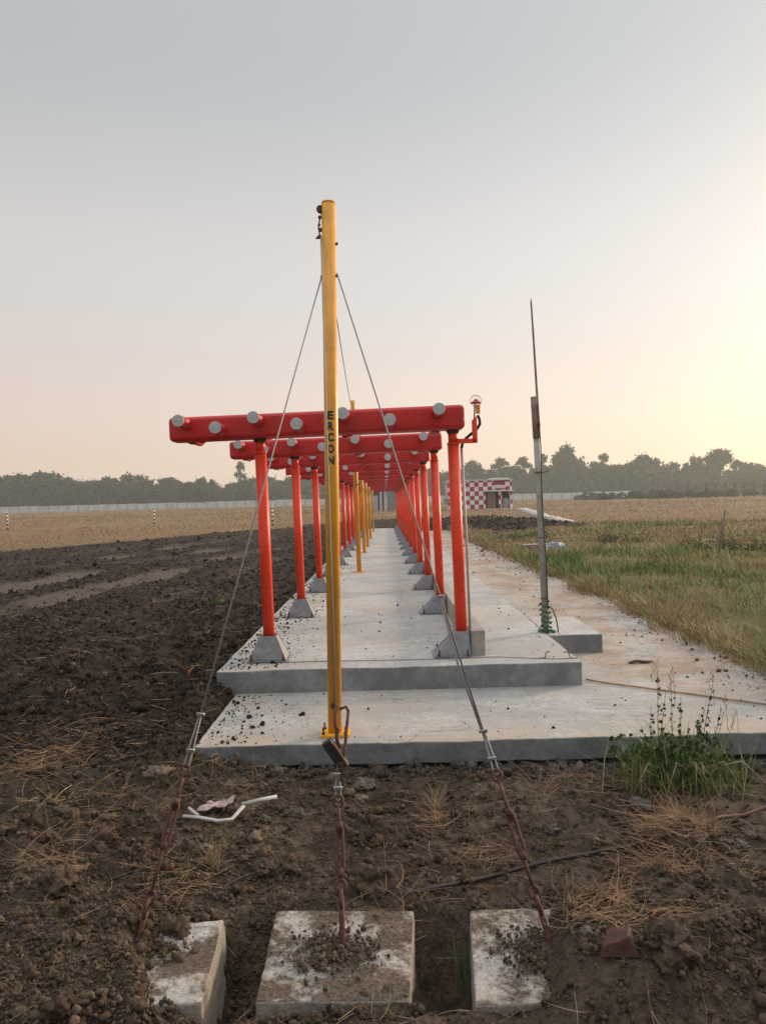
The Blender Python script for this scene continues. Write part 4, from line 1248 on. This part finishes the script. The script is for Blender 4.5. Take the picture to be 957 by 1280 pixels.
# soil crumbs strewn on the slabs: thick along the left edge, thin elsewhere
n = 3000
x = -1.60 + np.abs(rng.normal(0, .30, n)); y = np.exp(rng.uniform(math.log(5.74), math.log(20), n))
x2 = rng.uniform(-1.4, 2.6, 320); y2 = rng.uniform(5.75, 12, 320); x = np.concatenate([x, x2]); y = np.concatenate([y, y2])
m_ = (x < 2.6) & ~((y > 7.22) & (y < 7.34)) & (x > np.where(y < 7.3, XL_FRONT, -1.6)); x, y = x[m_], y[m_]
rad = np.clip(np.exp(rng.normal(math.log(.0048), .5, len(x))), .002, .022)
zz = np.where((y > 7.3) & (x < X_SL1), 0.0, Z_LO) + rad * .5
clods('slab_crumbs', np.stack([x, y, zz], 1), rad, M['tclod'], 1)
# crumbs on the anchor block tops
P_ = []
for q0, sg in ((A2 + Vector((-.03, -.02, 0)), .10), (A3 + Vector((-.05, -.02, 0)), .09), (A3 + Vector((.12, -.10, 0)), .12), (A1 + Vector((-.02, -.05, 0)), .10)):
    k = 1100; P_.append(np.stack([q0.x + rng.normal(0, sg, k), q0.y + rng.normal(0, sg * .9, k), np.full(k, ZB + .012)], 1))
P_ = np.concatenate(P_); rad = np.clip(np.exp(rng.normal(math.log(.0036), .55, len(P_))), .0015, .014); P_[:, 2] += rad * .3
clods('block_crumbs', P_, rad, M['fclod'], 1)


def straws(name, P0, yaw, L, pitch, w, mat, bend=.35, kind='stuff'):
    n = len(P0); K = 5
    t = np.linspace(0, 1, K)
    kb = rng.normal(0, bend, n); kz = rng.normal(0, bend * .5, n)
    pts = np.zeros((n, K, 3))
    p = P0.copy()
    for i in range(K):
        pts[:, i] = p
        a = yaw + kb * (t[i] - .3) * 2; e = pitch + kz * (t[i] - .3) * 2 - .0
        d = np.stack([np.cos(a) * np.cos(e), np.sin(a) * np.cos(e), np.sin(e)], 1)
        p = p + d * (L / (K - 1))[:, None]
    T = np.gradient(pts, axis=1); T /= np.linalg.norm(T, axis=2)[..., None] + 1e-9
    up = np.broadcast_to(np.array([0, 0, 1.0]), T.shape); S = np.cross(T, up); S /= np.linalg.norm(S, axis=2)[..., None] + 1e-6
    U = np.cross(S, T)
    W = w[:, None, None] * (1 - .45 * t)[None, :, None]
    ring = np.stack([pts + U * W, pts - U * W * .5 + S * W * .87, pts - U * W * .5 - S * W * .87], 2)   # n,K,3,3
    V = ring.reshape(-1, 3)
    f = []
    for i in range(K - 1):
        for k in range(3): f.append((i * 3 + k, i * 3 + (k + 1) % 3, (i + 1) * 3 + (k + 1) % 3, (i + 1) * 3 + k))
    f = np.array(f); Fc = f[None] + (np.arange(n) * K * 3)[:, None, None]
    return mesh_np(name, V, [Fc.reshape(-1, 4)], mat), kind


x, y = polar(1000, 2.3, 5.6, -34, 34)
m_ = ok_ground(x, y) & (vnoise(x * 2.1, y * 2.1, 8) ** 2 + .25 * (x < -1.2) > rng.uniform(0, .9, len(x))); x, y = x[m_], y[m_]; n = len(x)
o, _ = straws('dry_straw', np.stack([x, y, height(x, y) + .012], 1), rng.uniform(0, 6.28, n), np.exp(rng.normal(math.log(.10), .55, n)), rng.normal(.06, .12, n), rng.uniform(.0008, .0019, n), M['straw']); tag(o, kind='stuff')
n = 420; y = np.exp(rng.uniform(math.log(6.2), math.log(22), n)); x = 3.9 - np.abs(rng.normal(0, .45, n))
o, _ = straws('path_straw', np.stack([x, y, np.full(n, Z_LO + .008)], 1), rng.uniform(0, 6.28, n), np.exp(rng.normal(math.log(.08), .5, n)), rng.normal(.02, .04, n), rng.uniform(.001, .002, n) * (1 + y / 14), M['straw']); tag(o, kind='stuff')
# straw mats: spots as (px, py, count, spread, length)
P_, yw, LL, pt = [], [], [], []
for (px, py, k, sg, ln) in ((850, 1046, 260, .10, .17), (835, 1060, 90, .12, .2), (740, 1140, 120, .11, .14), (810, 1150, 90, .12, .16), (705, 1150, 70, .07, .12), (620, 1070, 90, .12, .15), (545, 1030, 60, .08, .16), (100, 935, 200, .30, .2), (60, 960, 160, .25, .2), (130, 1000, 70, .2, .18), (230, 1100, 80, .1, .14), (820, 980, 60, .25, .2), (300, 975, 25, .2, .25), (700, 985, 80, .2, .16), (60, 1080, 40, .12, .15), (500, 1140, 30, .15, .2), (860, 1090, 90, .14, .12), (95, 1090, 60, .06, .12)):
    c0 = gpt(px, py); q0 = np.stack([c0.x + rng.normal(0, sg, k), c0.y + rng.normal(0, sg * .75, k)], 1)
    P_.append(np.stack([q0[:, 0], q0[:, 1], height(q0[:, 0], q0[:, 1]) + rng.uniform(.005, .04, k)], 1)); yw.append(rng.normal(rng.uniform(0, 6), 1.2, k)); LL.append(np.exp(rng.normal(math.log(ln), .45, k))); pt.append(rng.normal(.12, .28, k))
P_ = np.concatenate(P_); yw = np.concatenate(yw); LL = np.concatenate(LL); pt = np.concatenate(pt); n = len(P_)
m_ = ok_ground(P_[:, 0], P_[:, 1] + .03)
o, _ = straws('straw_mat', P_[m_], yw[m_], LL[m_], pt[m_], rng.uniform(.0008, .0021, m_.sum()), M['strawred']); tag(o, kind='stuff')
# bits of straw in the ploughed field
x, y = polar(650, 5.5, 26, -34, -6)
m_ = ok_ground(x, y); x, y = x[m_], y[m_]; n = len(x)
o, _ = straws('field_straw', np.stack([x, y, height(x, y) + .03], 1), rng.uniform(0, 6.28, n), np.exp(rng.normal(math.log(.12), .5, n)), rng.normal(.1, .2, n), rng.uniform(.0012, .0026, n) * (1 + y / 18), M['straw']); tag(o, kind='stuff')
# upright dry tufts
for (px, py, lab) in ((268, 1085, 'upright tuft of dry straw above the left anchor block'), (545, 1010, 'small upright dry straw tuft between the middle and right stay wires'), (890, 1040, 'thin dry tuft beside the strap at the right')):
    c0 = gpt(px, py); k = 46
    q0 = np.tile(np.array(c0), (k, 1)) + np.stack([rng.normal(0, .018, k), rng.normal(0, .015, k), np.zeros(k)], 1)
    o, _ = straws('dry_tuft', q0, rng.uniform(0, 6.28, k), rng.uniform(.08, .19, k), rng.uniform(.5, 1.4, k), rng.uniform(.001, .002, k), M['straw'], .3)
    tag(o, lab, 'dry tuft')


def blades(name, x, y, h, w, rnd, mat, lean=.5, z0=None):
    n = len(x); a = rng.uniform(0, 6.28, n); yaw = rng.uniform(0, 6.28, n)
    z = height(x, y) if z0 is None else z0
    B = np.stack([x, y, z - .02], 1)
    s = np.stack([np.cos(a), np.sin(a), np.zeros(n)], 1) * w[:, None] * .5
    ln = np.stack([np.cos(yaw), np.sin(yaw), np.zeros(n)], 1) * (h * np.abs(rng.normal(0, lean, n)))[:, None]
    upv = np.stack([np.zeros(n), np.zeros(n), h], 1)
    v = np.stack([B - s, B + s, B + upv * .55 + ln * .3 + s * .8, B + upv * .55 + ln * .3 - s * .8, B + upv + ln], 1)
    q_ = np.arange(n)[:, None] * 5
    return mesh_np(name, v.reshape(-1, 3), [q_ + np.array([[0, 1, 2, 3]]), q_ + np.array([[3, 2, 4]])], mat, attrs={'rnd': np.repeat(rnd, 5)})


# right hand grass bank
x, y = polar(190000, 6.3, 50, 3, 36)
_, _, gm = masks(x, y)
m_ = (x > X_PATH - .1) & (gm * (.22 + .78 * sstep(-.25, .3, fbm(x, y, 1.1, 3, 81))) > rng.uniform(.02, 1, len(x))) & (x > 3.7); x, y = x[m_], y[m_]; n = len(x)
pat = 1.5 * fbm(x, y, 2.6, 4, 82); dryness = .35 + .66 * pat + sstep(16, 40, y) * .30 + .40 * fbm(x, y, .7, 3, 87)
rnd = np.clip(dryness + rng.normal(0, .15, n), 0, 1)
h = np.exp(rng.normal(math.log(.105), .5, n)) * (1 + 1.2 * np.clip(fbm(x, y, .8, 2, 86), -.5, 1)) * (1 + .7 * np.clip(-pat, 0, 1)) * (1 - .25 * sstep(20, 40, y))
# ragged dry verge hanging over the edge of the path
k = 16000; yv = np.exp(rng.uniform(math.log(6.4), math.log(40), k)); exv = X_PATH + 0.22 * fbm(yv * 0, yv, 1.5, 3, 31)
xv = exv - .12 + np.abs(rng.normal(0, .22, k)) - .16 * (rng.uniform(0, 1, k) < .3)
vv = vnoise(xv * 0, yv * 1.3, 91) > rng.uniform(0, .75, k); xv, yv = xv[vv], yv[vv]; k = len(xv)
x = np.concatenate([x, xv]); y = np.concatenate([y, yv]); rnd = np.concatenate([rnd, np.clip(rng.normal(.66, .2, k), 0, 1)]); h = np.concatenate([h, np.exp(rng.normal(math.log(.11), .45, k))])
zg = height(x, y); zg = np.where((x < X_PATH + .25) & (zg < Z_LO), Z_LO + .005, zg)
tag(blades('field_grass', x, y, h, .0075 * np.maximum(1, y / 8), rnd, M['blade'], .95, z0=zg), kind='stuff')
# taller seed stalks at the verge
# dry far fields
x, y = polar(110000, 18, 300, -34, 34)
_, _, gm = masks(x, y)
m_ = ok_ground(x, y) & (gm > rng.uniform(.1, 1, len(x))) & ~((x > 0) & (y < 30)); x, y = x[m_], y[m_]; n = len(x)
rnd = np.clip(.5 + .8 * fbm(x * .35, y, 9, 4, 83) + rng.normal(0, .13, n), 0, 1)
h = np.exp(rng.normal(math.log(.11), .4, n)) * (1 + .7 * fbm(x, y, 7, 3, 84))
tag(blades('dry_grass', x, y, h, .014 * np.maximum(1, y / 22), rnd, M['dryblade'], .9), kind='stuff')


# ------------------------------------------------------------------ leafy plants
def leaf_cloud(name, centres, radii, per, size, mat, parent=None, squash=.8, soft=False):
    P_ = []; S_ = []
    for c_, r_ in zip(centres, radii):
        k = max(4, int(per * r_ * r_))
        d = rng.normal(size=(k, 3)); d /= np.linalg.norm(d, axis=1)[:, None]
        q = np.array(c_) + (d * (r_ * rng.uniform(.55, 1.05, k) ** .6)[:, None] if not soft else rng.normal(0, .62 * r_, (k, 3))) * np.array([1, 1, squash])
        P_.append(q); S_.append(np.full(k, 1.0))
    P_ = np.concatenate(P_); n = len(P_)
    Rm = rot_rand(n); sz = size * rng.uniform(.55, 1.3, n)
    t = np.array([[-.5, -.35, 0], [.5, -.35, .1], [.55, .3, 0], [0, .65, -.12], [-.5, .3, .05]])
    V = np.einsum('nij,kj->nki', Rm, t) * sz[:, None, None] + P_[:, None, :]
    Fc = np.arange(n)[:, None] * 5 + np.arange(5)[None]
    return mesh_np(name, V.reshape(-1, 3), [Fc], mat, parent)


def tree_proto(kind, seed, mat):
    rg = random.Random(seed)
    mb = MB()
    if kind == 'round':
        H = 12; cs, rs = [], []
        for k in range(70):
            a = rg.uniform(0, 6.28); rr_ = rg.uniform(0, 1) ** .5 * 5.6; zz = rg.uniform(1.8, 11.2)
            if (rr_ / 5.6) ** 2 + ((zz - 6) / 5.4) ** 2 > 1.05: zz = 5.5 + rg.uniform(-2, 1.5)
            cs.append((math.cos(a) * rr_, math.sin(a) * rr_, zz)); rs.append(rg.uniform(.6, 1.6))
        per, size = 85, .62
        mb.tube([(0, 0, -1), (.2, 0, 2), (.1, .1, 6)], [.35, .28, .14], 8)
        for c_ in cs[::3]: mb.tube([(.15, 0, 3 + rg.uniform(-1, 1)), (c_[0] * .5, c_[1] * .5, c_[2] * .8), c_], [.12, .08, .03], 5)
    elif kind == 'loose':
        H = 16; cs, rs = [], []
        for k in range(32):
            a = rg.uniform(0, 6.28); zz = rg.uniform(5, 15.5); rr_ = rg.uniform(.6, 4.2) * (1 - abs(zz - 10) / 9)
            cs.append((math.cos(a) * rr_ * 1.1, math.sin(a) * rr_, zz)); rs.append(rg.uniform(.45, 1.2))
        per, size = 85, .55
        mb.tube([(0, 0, -1), (.3, 0, 4), (-.2, .1, 9), (.3, 0, 14)], [.35, .28, .18, .06], 8)
        for c_ in cs: mb.tube([(.1, 0, max(3, c_[2] - 3)), (c_[0] * .5, c_[1] * .5, c_[2] - .8), c_], [.10, .07, .03], 5)
    else:      # wide umbrella-topped tree
        H = 15; cs, rs = [], []
        for k in range(40):
            a = rg.uniform(0, 6.28); rr_ = rg.uniform(.3, 6.4); zz = 12.2 - (rr_ / 6.4) ** 2 * 3.2 + rg.uniform(-1.4, 1.4)
            cs.append((math.cos(a) * rr_, math.sin(a) * rr_, zz)); rs.append(rg.uniform(.55, 1.5))
        per, size = 85, .58
        mb.tube([(0, 0, -1), (.3, 0, 5), (.0, .1, 10)], [.4, .32, .14], 8)
        for c_ in cs[::2]: mb.tube([(.2, 0, 5 + rg.uniform(-1, 2)), (c_[0] * .55, c_[1] * .55, c_[2] - 1.5), c_], [.16, .10, .03], 5)
    r = bpy.data.objects.new('tree', None); COL.objects.link(r)
    leaf_cloud('crown', cs, rs, per, size, mat, r, soft=True)
    mb.build('trunk', M['trunk'], r)
    return r, H


protos = {k: tree_proto(*a) for k, a in {
    'r1': ('round', 1, M['leaf1']), 'r2': ('round', 2, M['leaf2']), 'r3': ('round', 3, M['leaf3']),
    'l1': ('loose', 4, M['leaf2']), 'l2': ('loose', 5, M['leaf3']), 'w1': ('wide', 6, M['leaf2']), 'w2': ('wide', 7, M['leaf3'])}.items()}
first_used = set()


def tree(key, px, top, Yt, label, group, wide=1.0):
    pr, H = protos[key]
    r = pr if key not in first_used else copy_tree(pr); first_used.add(key)
    b_ = at(px, 630, Y=Yt); zb = hz(b_.x, Yt) - .3; ht = at(px, top, Y=Yt).z - zb
    s_ = ht / H
    r.location = (b_.x, Yt, zb); r.scale = (s_ * wide, s_ * wide, s_); r.rotation_euler.z = random.uniform(0, 6.28)
    tag(r, label, 'tree', group)


# trees one can tell apart
special = [('l1', 302, 578, 322, 'tall feathery tree poking above the tree line left of the nearest frame post', .55),
           ('w2', 590, 574, 330, 'thin crowned tree above the chequered hut, beside the red bracket', .7),
           ('l2', 626, 573, 335, 'open leafy tree rising just behind the hut roof', 1.0),
           ('l2', 655, 572, 332, 'loose crowned tree seen just left of the grey post', .9),
           ('l1', 678, 569, 325, 'tree whose crown is crossed by the grey post', .8),
           ('r2', 713, 556, 330, 'tall dense tree right of the grey post, highest of its stretch', .62),
           ('l1', 755, 568, 335, 'slim open tree between two dense crowns right of the grey post', .7),
           ('w1', 806, 566, 330, 'wide flat topped tree behind the end of the pale wall', .85),
           ('r3', 868, 570, 335, 'small upright tree left of the big right hand tree', .5),
           ('w2', 900, 559, 322, 'big spreading tree above the rusty wire fence, tallest at the right', .9)]
for key, px, top, Yt, lab, wd in special: tree(key, px, top, Yt, lab, 'trees of the hazy tree line', wd)
for px, top in ((-12, 594), (24, 592), (52, 589), (84, 596), (112, 599), (140, 596), (160, 593), (186, 600), (212, 596), (240, 602), (262, 597), (284, 603), (318, 598), (338, 604), (360, 596), (388, 602), (414, 604), (440, 606)):
    tree(random.choice(['r1', 'r1', 'r2', 'w1', 'r3']), px + random.uniform(-4, 4), top, random.uniform(312, 340), 'rounded dark green tree in the hazy line behind the left boundary wall', 'rounded trees behind the left wall', random.uniform(.9, 1.25))
for px, top in ((500, 598), (520, 594), (545, 590), (570, 586), (606, 586), (640, 582), (668, 582), (696, 580), (735, 578), (775, 580), (790, 578), (832, 582), (850, 578), (884, 580), (925, 578), (945, 580), (968, 578), (990, 574)):
    tree(random.choice(['r1', 'r2', 'r3', 'r2']), px + random.uniform(-4, 4), top, random.uniform(315, 345), 'rounded grey green tree in the hazy line on the right behind the hut and fence', 'rounded trees along the right horizon', random.uniform(.8, 1.15))
for px in range(-20, 1000, 22):
    ty = 606 - .018 * px - (6 if px > 500 else 0)
    tree(random.choice(['r1', 'r2', 'r3', 'w1']), px + random.uniform(-7, 7), ty + random.uniform(-5, 6), random.uniform(345, 375), ('rounded dark green tree in the hazy line behind the left boundary wall' if px < 480 else 'rounded grey green tree in the hazy line on the right behind the hut and fence'), ('rounded trees behind the left wall' if px < 480 else 'rounded trees along the right horizon'), random.uniform(.9, 1.3))
# undergrowth below the trees reads as one mass
n = 420
xs = rng.uniform(-180, 190, n); cs = [(x_, rng.uniform(304, 350), 1.2 + rng.uniform(0, 6.5)) for x_ in xs]
o = leaf_cloud('undergrowth', cs, rng.uniform(1.8, 3.4, n), 34, 1.25, M['leaf1']); tag(o, kind='stuff')
n = 90
xs = rng.uniform(48, 110, n); cs = [(x_, rng.uniform(165, 200), 1.2 + rng.uniform(0, .8)) for x_ in xs]
o = leaf_cloud('scrub', cs, rng.uniform(.7, 1.5, n), 60, .5, M['leaf3']); tag(o, kind='stuff')

# shrubs in the right grass
for (px, py, Yt, r_, k, lab) in ((900, 689, 23.5, .42, 9, 'low spreading green shrub at the foot of the leaning stake'), (785, 675, 29, .36, 5, 'small dark green shrub in the grass beyond the path'), (640, 668, 33, .5, 6, 'pale green grass clump in front of the dirt heap'), (700, 720, 17.6, .0, 0, '')):
    if not k: continue
    p = at(px, py, Y=Yt); zg = hz(p.x, Yt)
    cs = [(p.x + random.uniform(-1, 1) * r_ * 2.6, Yt + random.uniform(-.5, .5), zg + random.uniform(-.05, r_ * .25)) for _ in range(k)]
    o = leaf_cloud('shrub', cs, [r_ * random.uniform(.6, 1.1) for _ in range(k)], 2600 * .36 / r_, .05, M['shrub'], squash=.55, soft=True); tag(o, lab, 'shrub', 'small shrubs in the right grass')
p = at(273, 750, Z=-.08); k = 60
o = blades('green_tuft', p.x + rng.normal(0, .10, k), p.y + rng.normal(0, .06, k), rng.uniform(.06, .14, k), np.full(k, .02), rng.uniform(0, .25, k), M['blade'], .5); tag(o, 'single small bright green tuft in the dark ploughed field', 'tuft')

# weed at the slab edge
WB = gpt(848, 985)
weed = empty('weed', WB, 'tall leafy green weed with seed stalks growing against the low slab edge', 'weed')
k = 420
bx = rng.normal(0, .17, k); by = rng.normal(.02, .10, k)
hgt = rng.uniform(.10, .34, k)
o = blades('leaf_blades', bx, by, hgt, rng.uniform(.003, .007, k), rng.uniform(0, .45, k), M['blade'], 1.0, z0=np.zeros(k)); o.parent = weed
cs = [(rng.normal(0, .14), rng.normal(.02, .08), rng.uniform(.03, .20)) for _ in range(34)]
leaf_cloud('foliage', cs, rng.uniform(.04, .085, 34), 5200, .022, M['weed'], weed)
mb = MB(); lf = []
for (tx, tz, bx0) in ((-.10, .56, -.08), (-.03, .50, -.02), (.02, .42, .0), (.12, .34, .08), (.20, .50, .12), (-.14, .38, -.12), (.24, .36, .16), (.06, .30, .05), (-.20, .30, -.1), (.30, .22, .18), (-.06, .44, -.12), (.16, .40, .06)):
    a = Vector((bx0, .02, 0)); b_ = Vector((tx, .0, tz)); m0 = a.lerp(b_, .5) + Vector((random.uniform(-.02, .02), 0, 0))
    mb.tube([a, m0, b_], [.0028, .0022, .0009], 5)
    for j in range(9):
        u = .35 + .6 * j / 9; lf.append(tuple(a.lerp(b_, u)))
mb.build('stalk', M['weed'], weed)
leaf_cloud('stalk_leaves', lf, [.014] * len(lf), 7000, .013, M['weed'], weed)
for (tx, tz) in ((-.11, .57), (-.02, .53), (.19, .51), (.26, .40), (.32, .33)):
    mb = MB()
    for j in range(8):
        q_ = Vector((tx + random.uniform(-.012, .012) - .004 * j, .0, tz - .012 * j)); mb.tube([q_, q_ + Vector((random.uniform(-.02, .02), random.uniform(-.01, .01), .025))], [.002, .0008], 4)
    mb.tube([Vector((tx + .01, 0, tz - .14)), Vector((tx, 0, tz + .02))], .0012, 4); mb.build('seed_head', M['strawred'], weed)
mb = MB()
for k in range(9):
    a = random.uniform(-1.2, 1.4); L_ = random.uniform(.2, .42); o1 = Vector((random.uniform(-.1, .15), -.05, .10))
    mb.tube([o1, o1 + Vector((math.sin(a) * L_ * .5, -.10, .06)), o1 + Vector((math.sin(a) * L_, -.16, -.09))], [.003, .0025, .001], 5)
mb.build('bent_stalk', M['straw'], weed)
weed.scale = (1.25, 1.2, 1.5)
# two small leaves
p = at(800, 829, Z=Z_LO)
bm_ = MB(); bm_.tube([p + Vector((-.12, 0, .008)), p + Vector((-.04, .02, .022)), p + Vector((.05, .0, .012)), p + Vector((.14, .01, .02))], [.004, .014, .016, .003], 8, r2=.03)
tag(bm_.build('dry_leaf', M['brick']), 'curled brown leaf lying on the low slab near the grass verge', 'leaf')
p = at(236, 845, Z=-.15)
tag(MB().tube([p, p + Vector((.01, 0, .05)), p + Vector((.05, 0, .09))], [.012, .016, .003], 6, r2=.006).build('dry_leaf', simple('orange_leaf', (.5, .17, .06), .7)), 'small bright orange leaf standing in the dark ploughed soil', 'leaf')
# grass stems by the block gap
for (px, py, lab) in ((578, 1240, 'few green grass blades in the gap left of the right block'),):
    c0 = gpt(px, py); k = 16
    o = blades('grass_blade_tuft', c0.x + rng.normal(0, .02, k), c0.y + rng.normal(0, .04, k), rng.uniform(.12, .30, k), np.full(k, .007), rng.uniform(0, .3, k), M['blade'], .25, z0=np.full(k, -.62)); tag(o, lab, 'grass tuft')

# ------------------------------------------------------------------ haze
def haze_box():
    mb = MB(); mb.box((0, 200, 16), (1400, 1100, 40))
    o = mb.build('haze', bpy.data.materials.new('haze')); m = o.data.materials[0]; m.use_nodes = True
    nt = m.node_tree; nt.nodes.clear()
    out = nt.nodes.new('ShaderNodeOutputMaterial'); vo = nt.nodes.new('ShaderNodeVolumePrincipled')
    vo.inputs['Color'].default_value = (.88, .94, .91, 1); vo.inputs['Density'].default_value = HAZE; vo.inputs['Anisotropy'].default_value = .35
    nt.links.new(vo.outputs[0], out.inputs['Volume'])
    return tag(o, kind='stuff')


HAZE = .00062
haze_box()

# ------------------------------------------------------------------ light
AZ, EL = R(56), R(15)                  # sun: to the right and ahead, low
sd = Vector((math.sin(AZ) * math.cos(EL), math.cos(AZ) * math.cos(EL), math.sin(EL)))
sun = bpy.data.lights.new('sun', 'SUN'); sun.energy = 3.8; sun.angle = R(6); sun.color = (1, .80, .58)
so = bpy.data.objects.new('sun', sun); COL.objects.link(so); so.rotation_euler = sd.to_track_quat('Z', 'Y').to_euler()
so.location = (30, 30, 30)

w = bpy.data.worlds.new('World'); scene.world = w; w.use_nodes = True
nt = w.node_tree; nt.nodes.clear()
out = nt.nodes.new('ShaderNodeOutputWorld')
sky = nt.nodes.new('ShaderNodeTexSky'); sky.sky_type = 'NISHITA'; sky.sun_disc = False; sky.sun_elevation = EL; sky.sun_rotation = AZ
sky.dust_density = 2; sky.air_density = 1.2; sky.ozone_density = 1
bg = nt.nodes.new('ShaderNodeBackground'); bg.inputs['Strength'].default_value = .05; nt.links.new(sky.outputs[0], bg.inputs['Color'])
tc = nt.nodes.new('ShaderNodeTexCoord')
nv = N(nt, 'ShaderNodeVectorMath', operation='NORMALIZE'); nt.links.new(tc.outputs['Generated'], nv.inputs[0])
sp_ = N(nt, 'ShaderNodeSeparateXYZ'); nt.links.new(nv.outputs[0], sp_.inputs[0])
rp = nt.nodes.new('ShaderNodeValToRGB'); rp.color_ramp.interpolation = 'EASE'
def lin(c): return tuple(((v / 255) / 12.92 if v / 255 < .04045 else ((v / 255 + .055) / 1.055) ** 2.4) for v in c)
st = [(0, (208, 177, 164)), (.12, (210, 186, 177)), (.28, (202, 192, 186)), (.50, (174, 174, 171)), (.62, (176, 178, 177)), (.85, (240, 243, 246))]
e = rp.color_ramp.elements
while len(e) < len(st): e.new(.5)
for el, (p_, c_) in zip(e, st): el.position = p_; el.color = col4(lin(c_))
nt.links.new(sp_.outputs['Z'], rp.inputs['Fac'])
dt = N(nt, 'ShaderNodeVectorMath', operation='DOT_PRODUCT'); dt.inputs[1].default_value = sd; nt.links.new(nv.outputs[0], dt.inputs[0])
cl = N(nt, 'ShaderNodeMath', operation='MAXIMUM'); cl.inputs[1].default_value = 0; nt.links.new(dt.outputs['Value'], cl.inputs[0])
def glow(pw, c_, amt, prev):
    p_ = N(nt, 'ShaderNodeMath', operation='POWER'); p_.inputs[1].default_value = pw; nt.links.new(cl.outputs[0], p_.inputs[0])
    q_ = N(nt, 'ShaderNodeVectorMath', operation='SCALE'); q_.inputs[0].default_value = [v * amt for v in c_]; nt.links.new(p_.outputs[0], q_.inputs['Scale'])
    a_ = N(nt, 'ShaderNodeVectorMath', operation='ADD'); nt.links.new(prev, a_.inputs[0]); nt.links.new(q_.outputs[0], a_.inputs[1])
    return a_.outputs[0]
# the side away from the sun is duller
bk = N(nt, 'ShaderNodeMapRange'); bk.inputs['From Min'].default_value = -.75; bk.inputs['From Max'].default_value = .35; bk.inputs['To Min'].default_value = .85
nt.links.new(dt.outputs['Value'], bk.inputs['Value'])
bs = N(nt, 'ShaderNodeVectorMath', operation='SCALE'); nt.links.new(rp.outputs['Color'], bs.inputs[0]); nt.links.new(bk.outputs[0], bs.inputs['Scale'])
zb_ = N(nt, 'ShaderNodeMapRange'); zb_.inputs['From Min'].default_value = .62; zb_.inputs['From Max'].default_value = .92; zb_.inputs['To Min'].default_value = 1; zb_.inputs['To Max'].default_value = 1.9  # overhead sky, out of view, boosted as added light for the ground
nt.links.new(sp_.outputs['Z'], zb_.inputs['Value'])
bs2 = N(nt, 'ShaderNodeVectorMath', operation='SCALE'); nt.links.new(bs.outputs[0], bs2.inputs[0]); nt.links.new(zb_.outputs[0], bs2.inputs['Scale'])
g1 = glow(3, (1, .70, .52), .06, bs2.outputs[0])
g2 = glow(12, (1, .72, .42), .02, g1)
bg2 = nt.nodes.new('ShaderNodeBackground'); bg2.inputs['Strength'].default_value = 1.0; nt.links.new(g2, bg2.inputs['Color'])
ad = nt.nodes.new('ShaderNodeAddShader'); nt.links.new(bg.outputs[0], ad.inputs[0]); nt.links.new(bg2.outputs[0], ad.inputs[1])
nt.links.new(ad.outputs[0], out.inputs['Surface'])

vs = scene.view_settings
scene.display_settings.display_device = 'sRGB'
vs.view_transform = 'Standard'; vs.look = 'None'; vs.exposure = 0; vs.gamma = 1; vs.use_curve_mapping = False
cy = scene.cycles
cy.max_bounces = 6; cy.diffuse_bounces = 3; cy.glossy_bounces = 2; cy.transmission_bounces = 4; cy.volume_bounces = 1
cy.use_denoising = True; cy.sample_clamp_indirect = 6
